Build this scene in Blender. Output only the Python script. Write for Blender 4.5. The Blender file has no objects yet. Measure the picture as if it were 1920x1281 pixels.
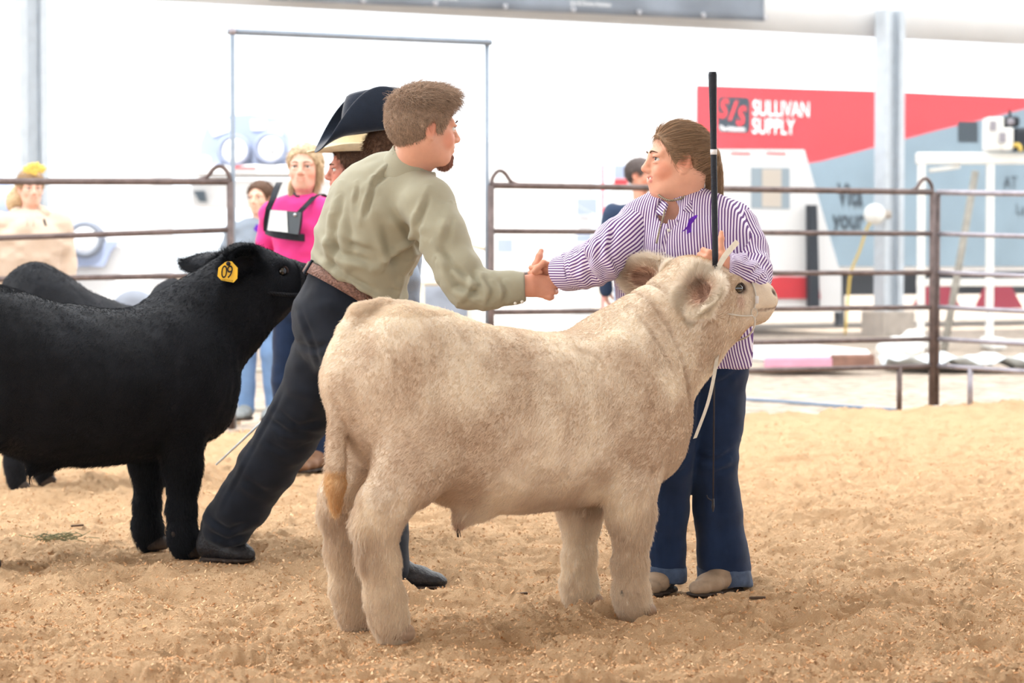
import bpy, math
import numpy as np
from mathutils import Vector, Matrix
SC = bpy.context.scene
COL = SC.collection
RNG = np.random.default_rng(7)
V = lambda *a: np.array(a, float)

# ------------------------------------------------------------------ camera
FPX = 85 / 36 * 1920.0
CAMH = 1.18
PITCH = math.atan(157.5 / FPX)
cam_data = bpy.data.cameras.new('camera')
cam_data.lens = 85; cam_data.sensor_width = 36; cam_data.sensor_fit = 'HORIZONTAL'
cam_data.clip_end = 400
cam_data.dof.use_dof = True
cam_data.dof.focus_distance = 8.2
cam_data.dof.aperture_fstop = 4.0
cam = bpy.data.objects.new('camera', cam_data)
cam.location = (0, 0, CAMH)
cam.rotation_euler = (math.pi / 2 - PITCH, 0, 0)
COL.objects.link(cam)
SC.camera = cam

# ------------------------------------------------------------------ world, sun, exposure
world = bpy.data.worlds.new('sky'); SC.world = world; world.use_nodes = True
bg = world.node_tree.nodes['Background']
bg.inputs[0].default_value = (0.86, 0.93, 1.0, 1)
bg.inputs[1].default_value = 1.55
sun_data = bpy.data.lights.new('sun', 'SUN'); sun_data.energy = 6.5; sun_data.angle = math.radians(2)
sun_data.color = (1.0, 0.96, 0.90)
sun = bpy.data.objects.new('sun', sun_data); COL.objects.link(sun)
sun.rotation_euler = (math.radians(20), math.radians(-8), 0)
SC.view_settings.view_transform = 'Standard'
SC.view_settings.look = 'None'
SC.view_settings.gamma = 1
SC.view_settings.use_curve_mapping = False
SC.view_settings.exposure = 0.86

# ------------------------------------------------------------------ pixel / depth helpers (photo is 1920 x 1281)
_F = V(0, math.cos(PITCH), -math.sin(PITCH)); _U = V(0, math.sin(PITCH), math.cos(PITCH))
def ray(px, py): return _F + (px - 960) / FPX * V(1, 0, 0) - (py - 640.5) / FPX * _U
def P(px, py, D):
    r = ray(px, py); return V(0, 0, CAMH) + r * D / r[1]
def G(px, py, z=0.0):
    r = ray(px, py); return V(0, 0, CAMH) + r * ((z - CAMH) / r[2])
def R(px, D): return px * D / FPX
def unit(v):
    v = np.asarray(v, float); return v / (np.linalg.norm(v) + 1e-12)
def lin(c):
    c = np.asarray(c, float) / 255.0
    return np.where(c <= 0.04045, c / 12.92, ((c + 0.055) / 1.055) ** 2.4)
def rgb(r, g, b): return tuple(lin((r, g, b))) + (1.0,)

# ------------------------------------------------------------------ noise
def _hash(i, j, k, s):
    n = (i.astype(np.int64) * 374761393 + j.astype(np.int64) * 668265263 + k.astype(np.int64) * 2147483647 + s * 974634777) & 0xffffffff
    n = ((n ^ (n >> 13)) * 1274126177) & 0xffffffff
    n = (n ^ (n >> 16)) & 0xffff
    return n / 32767.5 - 1.0
def vnoise(p, s=0):
    p = np.asarray(p, float); q = np.floor(p); f = p - q; q = q.astype(np.int64)
    f = f * f * f * (f * (f * 6 - 15) + 10)
    out = 0
    for a in (0, 1):
        wa = f[:, 0] if a else 1 - f[:, 0]
        for b in (0, 1):
            wb = f[:, 1] if b else 1 - f[:, 1]
            for c in (0, 1):
                wc = f[:, 2] if c else 1 - f[:, 2]
                out = out + wa * wb * wc * _hash(q[:, 0] + a, q[:, 1] + b, q[:, 2] + c, s)
    return out
def fbm(p, o=3, s=0):
    a, t = 1.0, 0
    for i in range(o):
        t = t + a * vnoise(p * 2.03 ** i + 17.3 * i, s + i); a *= 0.5
    return t

# ------------------------------------------------------------------ implicit surfaces
class Field:
    def __init__(s, lo, hi, h):
        s.h = h; s.lo = np.asarray(lo, float)
        n = np.ceil((np.asarray(hi, float) - s.lo) / h).astype(int) + 1
        s.ax = [(s.lo[i] + h * np.arange(n[i])).astype(np.float32) for i in range(3)]
        s.f = np.full(n, 1.0, np.float32)
    def _sl(s, lo, hi):
        sl = []
        for i in range(3):
            a = max(0, int((lo[i] - s.lo[i]) / s.h)); b = min(len(s.ax[i]), int((hi[i] - s.lo[i]) / s.h) + 2)
            if b <= a: return None
            sl.append(slice(a, b))
        return tuple(sl)
    def _xyz(s, sl):
        return (s.ax[0][sl[0]][:, None, None], s.ax[1][sl[1]][None, :, None], s.ax[2][sl[2]][None, None, :])
    def _comb(s, sl, d, k, sub):
        a = s.f[sl]
        if sub:
            d = -d
            if k > 0:
                hh = np.maximum(k - np.abs(a - d), 0) / k
                s.f[sl] = np.maximum(a, d) + hh * hh * k * 0.25
            else: s.f[sl] = np.maximum(a, d)
        else:
            if k > 0:
                hh = np.maximum(k - np.abs(a - d), 0) / k
                s.f[sl] = np.minimum(a, d) - hh * hh * k * 0.25
            else: s.f[sl] = np.minimum(a, d)
    def ell(s, c, r, axes=None, k=0.0, sub=False):
        c = np.asarray(c, float); r = np.asarray(r, float) * np.ones(3)
        m = r.max() + k + 2 * s.h
        sl = s._sl(c - m, c + m)
        if sl is None: return s
        x, y, z = s._xyz(sl); x = x - c[0]; y = y - c[1]; z = z - c[2]
        A = np.eye(3) if axes is None else np.asarray(axes, float)
        q = [x * A[i][0] + y * A[i][1] + z * A[i][2] for i in range(3)]
        k0 = np.sqrt(sum((q[i] / r[i]) ** 2 for i in range(3)))
        k1 = np.sqrt(sum((q[i] / r[i] ** 2) ** 2 for i in range(3))) + 1e-6
        d = (k0 * (k0 - 1) / k1).astype(np.float32)
        d = np.where(k0 < 0.05, -r.min(), d)
        s._comb(sl, d, k, sub); return s
    def cone(s, a, b, ra, rb, k=0.0, sub=False, side=None, flat=1.0, flatb=None):
        """tapered capsule; with side: radius along 'side' is r, across is r*flat"""
        a = np.asarray(a, float); b = np.asarray(b, float)
        flatb = flat if flatb is None else flatb
        m = max(ra, rb) * max(1.0, flat, flatb) + k + 2 * s.h
        sl = s._sl(np.minimum(a, b) - m, np.maximum(a, b) + m)
        if sl is None: return s
        x, y, z = s._xyz(sl); x = x - a[0]; y = y - a[1]; z = z - a[2]
        ab = b - a; L2 = ab @ ab + 1e-12
        t = np.clip((x * ab[0] + y * ab[1] + z * ab[2]) / L2, 0, 1)
        r = ra + (rb - ra) * t
        px, py, pz = x - t * ab[0], y - t * ab[1], z - t * ab[2]
        if side is None:
            d = np.sqrt(px * px + py * py + pz * pz) - r
        else:
            w = unit(ab); sd = np.asarray(side, float); sd = unit(sd - (sd @ w) * w); o = np.cross(w, sd)
            u = px * sd[0] + py * sd[1] + pz * sd[2]; v = px * o[0] + py * o[1] + pz * o[2]; ww = px * w[0] + py * w[1] + pz * w[2]
            fl = flat + (flatb - flat) * t
            v = v / fl; ww = ww / np.minimum(fl, 1.0)
            d = (np.sqrt(u * u + v * v + ww * ww) - r) * np.minimum(fl, 1.0)
        s._comb(sl, d.astype(np.float32), k, sub); return s
    def chain(s, pts, rs, k=0.0, sub=False, side=None, flat=1.0):
        fl = flat if hasattr(flat, '__len__') else [flat] * len(pts)
        for i in range(len(pts) - 1):
            s.cone(pts[i], pts[i + 1], rs[i], rs[i + 1], k, sub, side, fl[i], fl[i + 1])
        return s
    def half(s, p, n, k=0.0):
        """keep the side the normal points away from"""
        n = unit(n); sl = (slice(None),) * 3; x, y, z = s._xyz(sl)
        d = -((x - p[0]) * n[0] + (y - p[1]) * n[1] + (z - p[2]) * n[2]).astype(np.float32)
        s._comb(sl, d, k, True); return s
    def mesh(s, smooth=1):
        f = s.f
        f[0], f[-1], f[:, 0], f[:, -1], f[:, :, 0], f[:, :, -1] = 1, 1, 1, 1, 1, 1
        g = f < 0
        c = np.zeros(tuple(np.array(f.shape) - 1), np.uint8)
        off = [(i, j, k) for i in (0, 1) for j in (0, 1) for k in (0, 1)]
        n = c.shape
        for o in off: c += g[o[0]:o[0] + n[0], o[1]:o[1] + n[1], o[2]:o[2] + n[2]]
        I, J, K = np.nonzero((c > 0) & (c < 8)); N = len(I)
        vals = np.stack([f[I + o[0], J + o[1], K + o[2]] for o in off], 1)
        pos = np.zeros((N, 3)); cnt = np.zeros(N)
        for a in range(8):
            for ax in range(3):
                if off[a][ax]: continue
                ob = list(off[a]); ob[ax] = 1; b = off.index(tuple(ob))
                m = (vals[:, a] < 0) != (vals[:, b] < 0)
                t = vals[m, a] / (vals[m, a] - vals[m, b])
                pp = np.tile(np.array(off[a], float), (m.sum(), 1)); pp[:, ax] += t
                pos[m] += pp; cnt[m] += 1
        v = s.lo + s.h * (np.stack([I, J, K], 1) + pos / cnt[:, None])
        idx = np.full(n, -1, np.int32); idx[I, J, K] = np.arange(N)
        F = []
        for ax in range(3):
            sa = [slice(None)] * 3; sb = [slice(None)] * 3; sa[ax] = slice(0, -1); sb[ax] = slice(1, None)
            A, B = g[tuple(sa)], g[tuple(sb)]
            E = np.argwhere(A != B); inside = A[E[:, 0], E[:, 1], E[:, 2]]
            b1, b2 = [(1, 2), (2, 0), (0, 1)][ax]
            ok = (E[:, b1] > 0) & (E[:, b2] > 0) & (E[:, b1] < n[b1]) & (E[:, b2] < n[b2]); E = E[ok]; inside = inside[ok]
            q = []
            for d1, d2 in ((-1, -1), (0, -1), (0, 0), (-1, 0)):
                e = E.copy(); e[:, b1] += d1; e[:, b2] += d2
                q.append(idx[e[:, 0], e[:, 1], e[:, 2]])
            q = np.stack(q, 1); q[~inside] = q[~inside][:, ::-1]
            F.append(q)
        F = np.concatenate(F)
        F = F[(F >= 0).all(1)]
        for _ in range(smooth): v = relax(v, F)
        return v, F
def relax(v, F, w=0.5):
    acc = np.zeros_like(v); cnt = np.zeros(len(v))
    for a in range(4):
        for b in ((a + 1) % 4, (a - 1) % 4):
            for c in range(3): acc[:, c] += np.bincount(F[:, a], v[F[:, b], c], len(v))
            cnt += np.bincount(F[:, a], minlength=len(v))
    cnt[cnt == 0] = 1
    return v * (1 - w) + w * acc / cnt[:, None]
def normals(v, F):
    n = np.cross(v[F[:, 2]] - v[F[:, 0]], v[F[:, 3]] - v[F[:, 1]])
    N = np.zeros_like(v)
    for a in range(4):
        for c in range(3): N[:, c] += np.bincount(F[:, a], n[:, c], len(v))
    return N / (np.linalg.norm(N, axis=1)[:, None] + 1e-12)
def sstep(x, a, b):
    t = np.clip((x - a) / (b - a + 1e-12), 0, 1); return t * t * (3 - 2 * t)
def segdist(v, a, b):
    a = np.asarray(a, float); ab = np.asarray(b, float) - a
    t = np.clip(((v - a) @ ab) / (ab @ ab), 0, 1)
    return np.linalg.norm(v - a - t[:, None] * ab, axis=1), t
def paint(base, v, items):
    """intrinsic colours: items = (kind, centre(s), radius, colour, amount)"""
    c = np.tile(np.asarray(base, float)[:3], (len(v), 1))
    for p, r, col, amt in items:
        d = np.linalg.norm((v - np.asarray(p)) / np.asarray(r, float), axis=1) if not isinstance(p, tuple) else segdist(v, p[0], p[1])[0] / r
        w = (1 - sstep(d, 0.6, 1.15)) * amt
        c = c * (1 - w[:, None]) + np.asarray(col)[:3] * w[:, None]
    return c

# ------------------------------------------------------------------ scene objects
OFF = {}
def empty(name, loc, label=None, cat=None, group=None):
    o = bpy.data.objects.new(name, None); COL.objects.link(o)
    o.location = tuple(loc); o.empty_display_size = 0.1; OFF[o.name] = np.asarray(loc, float)
    tag(o, label, cat, group); return o
def tag(o, label=None, cat=None, group=None, kind=None):
    if label: o['label'] = label
    if cat: o['category'] = cat
    if group: o['group'] = group
    if kind: o['kind'] = kind
    return o
def npmesh(name, v, F, smooth=True):
    me = bpy.data.meshes.new(name)
    v = np.asarray(v, np.float32)
    if isinstance(F, np.ndarray):
        n, s = F.shape
        me.vertices.add(len(v)); me.vertices.foreach_set('co', v.ravel())
        me.loops.add(n * s); me.loops.foreach_set('vertex_index', F.astype(np.int32).ravel())
        me.polygons.add(n); me.polygons.foreach_set('loop_start', (np.arange(n) * s).astype(np.int32))
        me.polygons.foreach_set('loop_total', np.full(n, s, np.int32))
        me.update(calc_edges=True)
    else:
        me.from_pydata(v.tolist(), [], F)
    me.validate()
    me.polygons.foreach_set('use_smooth', np.full(len(me.polygons), bool(smooth)))
    return me
def obj(name, vF, mat, parent=None, smooth=True, col=None, attr=None):
    v, F = vF; v = np.asarray(v, float)
    if parent is not None: v = v - OFF[parent.name]
    me = npmesh(name, v, F, smooth)
    if col is not None:
        a = me.color_attributes.new('Col', 'FLOAT_COLOR', 'POINT')
        cc = np.ones((len(v), 4), np.float32); cc[:, :3] = col; a.data.foreach_set('color', cc.ravel())
    if attr is not None:
        for k, val in attr.items():
            a = me.attributes.new(k, 'FLOAT', 'POINT'); a.data.foreach_set('value', np.asarray(val, np.float32))
    o = bpy.data.objects.new(name, me); COL.objects.link(o)
    if mat is not None: me.materials.append(mat)
    if parent is not None: o.parent = parent; OFF[o.name] = OFF[parent.name]
    else: OFF[o.name] = np.zeros(3)
    return o
class MB:
    """collects simple shapes into one mesh"""
    def __init__(s): s.v = []; s.F = []; s.n = 0
    def add(s, v, F):
        v = np.asarray(v, float); s.v.append(v); s.F += [tuple(int(i) + s.n for i in f) for f in F]; s.n += len(v); return s
    def box(s, c, size, axes=None, bev=0.0):
        A = np.eye(3) if axes is None else np.asarray(axes, float); hx, hy, hz = np.asarray(size, float) / 2
        if bev <= 0:
            q = np.array([[x, y, z] for z in (-hz, hz) for x, y in ((-hx, -hy), (hx, -hy), (hx, hy), (-hx, hy))])
            return s.add(np.asarray(c) + q @ A, [(3, 2, 1, 0), (4, 5, 6, 7), (0, 1, 5, 4), (1, 2, 6, 5), (2, 3, 7, 6), (3, 0, 4, 7)])
        b = min(bev, hx * .9, hy * .9, hz * .9); rings = []
        for z, i in ((-hz, b), (-hz + b, 0), (hz - b, 0), (hz, b)):
            rings.append([[sx * (hx - i) if e else sx * (hx - i - b * (i == 0)), sy * (hy - i - b * (i == 0)) if e else sy * (hy - i), z]
                          for sx, sy, e in ((-1, -1, 0), (1, -1, 0), (1, -1, 1), (1, 1, 1), (1, 1, 0), (-1, 1, 0), (-1, 1, 1), (-1, -1, 1))])
        q = np.array(rings).reshape(-1, 3); F = [tuple(range(7, -1, -1)), tuple(range(24, 32))]
        for r in range(3):
            for i in range(8): F.append((r * 8 + i, r * 8 + (i + 1) % 8, r * 8 + 8 + (i + 1) % 8, r * 8 + 8 + i))
        return s.add(np.asarray(c) + q @ A, F)
    def tube(s, pts, r, n=8, cap=True):
        pts = np.asarray(pts, float); r = np.asarray(r, float) * np.ones(len(pts))
        T = np.gradient(pts, axis=0); T /= np.linalg.norm(T, axis=1)[:, None] + 1e-12
        ref = V(0, 0, 1) if abs(T[0][2]) < 0.9 else V(1, 0, 0)
        a = unit(np.cross(T[0], ref)); vs = []
        for i in range(len(pts)):
            a = unit(a - (a @ T[i]) * T[i]); b = np.cross(T[i], a)
            for k in range(n):
                th = 2 * math.pi * k / n; vs.append(pts[i] + r[i] * (math.cos(th) * a + math.sin(th) * b))
        F = []
        for i in range(len(pts) - 1):
            for k in range(n): F.append((i * n + k, i * n + (k + 1) % n, (i + 1) * n + (k + 1) % n, (i + 1) * n + k))
        if cap: F += [tuple(range(n - 1, -1, -1)), tuple(range((len(pts) - 1) * n, len(pts) * n))]
        return s.add(vs, F)
    def lathe(s, c, prof, axis=(0, 0, 1), n=24):
        w = unit(axis); ref = V(0, 0, 1) if abs(w[2]) < 0.9 else V(1, 0, 0)
        a = unit(np.cross(ref, w)); b = np.cross(w, a); vs = []; F = []
        for r, h in prof:
            for k in range(n):
                th = 2 * math.pi * k / n; vs.append(np.asarray(c) + w * h + r * (math.cos(th) * a + math.sin(th) * b))
        for i in range(len(prof) - 1):
            for k in range(n): F.append((i * n + k, i * n + (k + 1) % n, (i + 1) * n + (k + 1) % n, (i + 1) * n + k))
        return s.add(vs, F)
    def sphere(s, c, r, axes=None, n=10):
        A = np.eye(3) if axes is None else np.asarray(axes, float); r = np.asarray(r, float) * np.ones(3); vs = []; F = []
        for i in range(n + 1):
            ph = math.pi * i / n
            for k in range(2 * n):
                th = math.pi * k / n; vs.append([math.sin(ph) * math.cos(th), math.sin(ph) * math.sin(th), -math.cos(ph)])
        for i in range(n):
            for k in range(2 * n): F.append((i * 2 * n + k, i * 2 * n + (k + 1) % (2 * n), (i + 1) * 2 * n + (k + 1) % (2 * n), (i + 1) * 2 * n + k))
        return s.add(np.asarray(c) + (np.array(vs) * r) @ A, F)
    def prism(s, poly, d):
        """extrude a 3-d outline by vector d"""
        p = np.asarray(poly, float); n = len(p)
        return s.add(np.concatenate([p, p + np.asarray(d, float)]), [tuple(range(n)), tuple(range(2 * n - 1, n - 1, -1))] + [(i, i + n, (i + 1) % n + n, (i + 1) % n) for i in range(n)])
    def strip(s, pts, wvec, th, nvec):
        """flat strap along pts, width vectors wvec, thickness th along nvec"""
        pts = np.asarray(pts, float); n = len(pts); W = np.asarray(wvec, float) * np.ones((n, 3)); Nn = np.asarray(nvec, float) * np.ones((n, 3)) * th / 2
        q = np.stack([pts - W - Nn, pts + W - Nn, pts + W + Nn, pts - W + Nn], 1).reshape(-1, 3); F = []
        for i in range(n - 1):
            for k in range(4): F.append((i * 4 + k, i * 4 + (k + 1) % 4, i * 4 + 4 + (k + 1) % 4, i * 4 + 4 + k))
        return s.add(q, F + [(3, 2, 1, 0), tuple(range(4 * n - 4, 4 * n))])
    @property
    def m(s): return np.concatenate(s.v), s.F
def spline(pts, n=24):
    p = np.asarray(pts, float); out = []
    q = np.concatenate([[2 * p[0] - p[1]], p, [2 * p[-1] - p[-2]]])
    m = len(p) - 1
    for t in np.linspace(0, m, n):
        i = min(int(t), m - 1); u = t - i; a, b, c, d = q[i:i + 4]
        out.append(0.5 * (2 * b + (c - a) * u + (2 * a - 5 * b + 4 * c - d) * u * u + (3 * b - a - 3 * c + d) * u ** 3))
    return np.array(out)
def text_obj(name, body, mat, parent, origin, right, up, height, extrude=0.004, spacing=1.0, align='LEFT', xscale=1.0, shear=0.0, bold=0.0):
    cu = bpy.data.curves.new(name, 'FONT'); cu.body = body; cu.size = 1.0; cu.extrude = 0.0; cu.align_x = align; cu.space_character = spacing; cu.shear = shear; cu.offset = bold
    cu.resolution_u = 3
    t = bpy.data.objects.new(name, cu); COL.objects.link(t); bpy.context.view_layer.update()
    dg = bpy.context.evaluated_depsgraph_get(); me = bpy.data.meshes.new_from_object(t.evaluated_get(dg))
    bpy.data.objects.remove(t); co = np.zeros(len(me.vertices) * 3); me.vertices.foreach_get('co', co); co = co.reshape(-1, 3)
    F = [tuple(p.vertices) for p in me.polygons]; bpy.data.meshes.remove(me)
    right = unit(right); up = unit(up); nn = np.cross(right, up)
    k = height / 0.69
    v = np.asarray(origin) + co[:, :1] * k * xscale * right + co[:, 1:2] * k * up + nn * extrude
    return obj(name, (v, F), mat, parent, smooth=False)

# ------------------------------------------------------------------ materials
def mat(name, base, rough=0.7, var=0.0, vscale=8.0, bump=0.0, bscale=60.0, attr=False, metal=0.0, sheen=0.0, spec=0.3, trans=0.0, stretch=(1, 1, 1), detail=4, sss=0.0, coat=0.0):
    m = bpy.data.materials.new(name); m.use_nodes = True; nt = m.node_tree; N = nt.nodes; L = nt.links
    b = N['Principled BSDF']; b.inputs['Roughness'].default_value = rough; b.inputs['Metallic'].default_value = metal
    b.inputs['Specular IOR Level'].default_value = spec; b.inputs['Sheen Weight'].default_value = sheen; b.inputs['Sheen Roughness'].default_value = 0.4
    b.inputs['Coat Weight'].default_value = coat
    if sss: b.inputs['Subsurface Weight'].default_value = sss; b.inputs['Subsurface Radius'].default_value = (0.6, 0.3, 0.2); b.inputs['Subsurface Scale'].default_value = 0.01
    b.inputs['Base Color'].default_value = base
    src = None
    if attr:
        a = N.new('ShaderNodeAttribute'); a.attribute_name = 'Col'; src = a.outputs['Color']
    if var or bump:
        tc = N.new('ShaderNodeTexCoord'); mp = N.new('ShaderNodeMapping'); mp.inputs['Scale'].default_value = stretch
        L.new(tc.outputs['Object'], mp.inputs['Vector'])
    if var:
        n = N.new('ShaderNodeTexNoise'); n.inputs['Scale'].default_value = vscale; n.inputs['Detail'].default_value = detail
        L.new(mp.outputs[0], n.inputs['Vector'])
        mr = N.new('ShaderNodeMapRange'); mr.inputs['From Min'].default_value = 0.3; mr.inputs['From Max'].default_value = 0.7
        mr.inputs['To Min'].default_value = 1 - var; mr.inputs['To Max'].default_value = 1 + var
        L.new(n.outputs['Fac'], mr.inputs['Value'])
        mx = N.new('ShaderNodeMix'); mx.data_type = 'RGBA'; mx.blend_type = 'MULTIPLY'; mx.inputs['Factor'].default_value = 1
        if src is not None: L.new(src, mx.inputs['A'])
        else: mx.inputs['A'].default_value = base
        L.new(mr.outputs[0], mx.inputs['B']); src = mx.outputs['Result']
    if src is not None: L.new(src, b.inputs['Base Color'])
    if bump:
        n = N.new('ShaderNodeTexNoise'); n.inputs['Scale'].default_value = bscale; n.inputs['Detail'].default_value = 3
        L.new(mp.outputs[0], n.inputs['Vector'])
        bp = N.new('ShaderNodeBump'); bp.inputs['Strength'].default_value = bump; bp.inputs['Distance'].default_value = 0.01
        L.new(n.outputs['Fac'], bp.inputs['Height']); L.new(bp.outputs[0], b.inputs['Normal'])
    if trans:
        t = N.new('ShaderNodeBsdfTranslucent'); mix = N.new('ShaderNodeMixShader'); mix.inputs[0].default_value = trans
        if src is not None: L.new(src, t.inputs['Color'])
        else: t.inputs['Color'].default_value = base
        L.new(b.outputs[0], mix.inputs[1]); L.new(t.outputs[0], mix.inputs[2]); L.new(mix.outputs[0], N['Material Output'].inputs['Surface'])
    return m

# ------------------------------------------------------------------ hair strands
def strands(name, parent, roots, paths_fn, n_pts, radius, material, cols, tip=0.25):
    """roots in world/parent frame; paths_fn(t) -> positions for parameter t in 0..1"""
    n = len(roots); hc = bpy.data.hair_curves.new(name); hc.add_curves([n_pts] * n)
    pos = np.stack([paths_fn(t) for t in np.linspace(0, 1, n_pts)], 1) - OFF[parent.name]
    hc.position_data.foreach_set('vector', pos.astype(np.float32).ravel())
    rad = np.tile(np.linspace(1, tip, n_pts), (n, 1)) * (np.asarray(radius).reshape(-1, 1) * np.ones((n, 1)))
    a = hc.attributes.get('radius') or hc.attributes.new('radius', 'FLOAT', 'POINT'); a.data.foreach_set('value', rad.astype(np.float32).ravel())
    c = hc.attributes.new('Col', 'FLOAT_COLOR', 'CURVE'); cc = np.ones((n, 4), np.float32); cc[:, :3] = cols; c.data.foreach_set('color', cc.ravel())
    o = bpy.data.objects.new(name, hc); COL.objects.link(o); hc.materials.append(material)
    o.parent = parent; OFF[o.name] = OFF[parent.name]; o['kind'] = 'stuff'
    return o
def sample(v, F, n, weight=None):
    p = v[F]; ar = np.linalg.norm(np.cross(p[:, 2] - p[:, 0], p[:, 3] - p[:, 1]), axis=1)
    if weight is not None: ar = ar * weight[F].mean(1)
    f = RNG.choice(len(F), n, p=ar / ar.sum()); u, w = RNG.random((2, n))
    W = np.stack([(1 - u) * (1 - w), u * (1 - w), u * w, (1 - u) * w], 1)
    return f, W, (v[F[f]] * W[:, :, None]).sum(1)
def interp(a, F, f, W):
    return (a[F[f]] * (W[:, :, None] if a.ndim > 1 else W)).sum(1)
def fur_mat(name, trans=0.35, rough=0.8):
    m = bpy.data.materials.new(name); m.use_nodes = True; nt = m.node_tree; N = nt.nodes; L = nt.links
    b = N['Principled BSDF']; b.inputs['Roughness'].default_value = rough; b.inputs['Specular IOR Level'].default_value = 0.25
    a = N.new('ShaderNodeAttribute'); a.attribute_name = 'Col'; L.new(a.outputs['Color'], b.inputs['Base Color'])
    t = N.new('ShaderNodeBsdfTranslucent'); L.new(a.outputs['Color'], t.inputs['Color'])
    mx = N.new('ShaderNodeMixShader'); mx.inputs[0].default_value = trans
    L.new(b.outputs[0], mx.inputs[1]); L.new(t.outputs[0], mx.inputs[2]); L.new(mx.outputs[0], N['Material Output'].inputs['Surface'])
    return m
# ================================================================== the setting
def sawdust_mat():
    m = bpy.data.materials.new('sawdust'); m.use_nodes = True; nt = m.node_tree; N = nt.nodes; L = nt.links
    b = N['Principled BSDF']; b.inputs['Roughness'].default_value = 0.95; b.inputs['Specular IOR Level'].default_value = 0.1
    tc = N.new('ShaderNodeTexCoord')
    def noise(scale, detail=4, rough=0.6):
        n = N.new('ShaderNodeTexNoise'); n.inputs['Scale'].default_value = scale; n.inputs['Detail'].default_value = detail; n.inputs['Roughness'].default_value = rough
        L.new(tc.outputs['Object'], n.inputs['Vector']); return n
    n1 = noise(4.0, 6); n2 = noise(110, 4, 0.75); n3 = noise(330, 2, 0.8); n4 = noise(0.6, 3)
    cr = N.new('ShaderNodeValToRGB'); e = cr.color_ramp.elements
    e[0].position = 0.36; e[0].color = SAW[0]; e[1].position = 0.62; e[1].color = SAW[2]
    k = cr.color_ramp.elements.new(0.5); k.color = SAW[1]
    ad = N.new('ShaderNodeMath'); ad.operation = 'MULTIPLY_ADD'; ad.inputs[1].default_value = 0.45; L.new(n2.outputs['Fac'], ad.inputs[0])
    ad2 = N.new('ShaderNodeMath'); ad2.operation = 'MULTIPLY_ADD'; ad2.inputs[1].default_value = 0.55; L.new(n1.outputs['Fac'], ad2.inputs[0]); L.new(ad.outputs[0], ad2.inputs[2])
    L.new(ad2.outputs[0], cr.inputs['Fac'])
    mx = N.new('ShaderNodeMix'); mx.data_type = 'RGBA'; mx.blend_type = 'OVERLAY'; mx.inputs['Factor'].default_value = 0.4
    L.new(cr.outputs['Color'], mx.inputs['A']); L.new(n3.outputs['Fac'], mx.inputs['B']); L.new(mx.outputs['Result'], b.inputs['Base Color'])
    h = N.new('ShaderNodeMath'); h.operation = 'ADD'; L.new(n2.outputs['Fac'], h.inputs[0]); L.new(n3.outputs['Fac'], h.inputs[1])
    bp = N.new('ShaderNodeBump'); bp.inputs['Strength'].default_value = 1.0; bp.inputs['Distance'].default_value = 0.012
    L.new(h.outputs[0], bp.inputs['Height']); L.new(bp.outputs[0], b.inputs['Normal'])
    return m
SAW = [rgb(192, 124, 68), rgb(220, 163, 108), rgb(238, 198, 155)]
M_saw = sawdust_mat()
M_dirt = mat('dry dirt', rgb(168, 154, 140), 0.95, 0.42, 7, 0.8, 30, spec=0.1, detail=8)
M_membrane = mat('added skylight membrane', (0.92, 0.94, 0.96, 1), 0.6, 0.02, 2, trans=0.66)
M_membrane2 = mat('translucent aisle roof', (0.85, 0.86, 0.87, 1), 0.6, 0.02, 2, trans=0.5)
M_roof = mat('white roof sheet', rgb(225, 228, 230), 0.6, 0.03, 2)
M_fascia = mat('pale eave panel', rgb(226, 227, 228), 0.6, 0.04, 1.5)
M_steel = mat('galvanised steel', rgb(196, 204, 212), 0.45, 0.08, 6, metal=0.15)
M_conc = mat('concrete', rgb(176, 166, 156), 0.9, 0.15, 6, 0.4, 40)

FD = V(0.89, 0.456, 0); FD = unit(FD); FN = V(-FD[1], FD[0], 0)   # direction of the fences, trailer and eave; outward normal
PITS = [(float(RNG.uniform(-3.4, 3.6)), float(RNG.uniform(6.2, 15)), float(RNG.uniform(.05, .11)), float(RNG.uniform(.012, .028))) for _ in range(230)]
def saw_height(x, y):
    p = np.stack([x, y, 0 * x], 1)
    w = p + 0.12 * np.stack([vnoise(p * 3.1, 3), vnoise(p * 3.1, 4), 0 * x], 1)
    z = 0.016 * vnoise(w * 1.5, 1) + 0.030 * vnoise(w * [3.6, 4.4, 1], 2) + 0.022 * vnoise(w * [8, 9.5, 1], 5)
    z = z + 0.012 * (1 - np.abs(vnoise(w * [14, 17, 1], 6)) * 2) + 0.008 * (1 - 2 * np.abs(vnoise(w * 27, 7))) + 0.006 * vnoise(w * 52, 8) + .0045 * vnoise(w * 105, 10)
    for a, b, r, d in PITS:
        near = (np.abs(x - a) < 2.2 * r) & (np.abs(y - b) < 2.2 * r)
        if near.any():
            q = ((x[near] - a) ** 2 + (y[near] - b) ** 2) / r ** 2
            z[near] += d * (0.55 * np.exp(-(np.sqrt(q) - 1.25) ** 2 * 9) - np.exp(-q * 1.2))
    for px, py, r in FEET:
        q = G(px, py); w_ = 1 - sstep(np.hypot(x - q[0], y - q[1]), r * .6, r * 1.25); z = z * (1 - w_) - .004 * w_
    return z
FEET = ((400, 1052, .16), (440, 1060, .13), (790, 1106, .16), (725, 1208, .10), (658, 1183, .10), (1182, 1166, .10), (1085, 1148, .10), (1235, 1112, .16), (1350, 1114, .17), (350, 1046, .10), (312, 1033, .10), (598, 1003, .13), (560, 884, .14))
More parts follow.
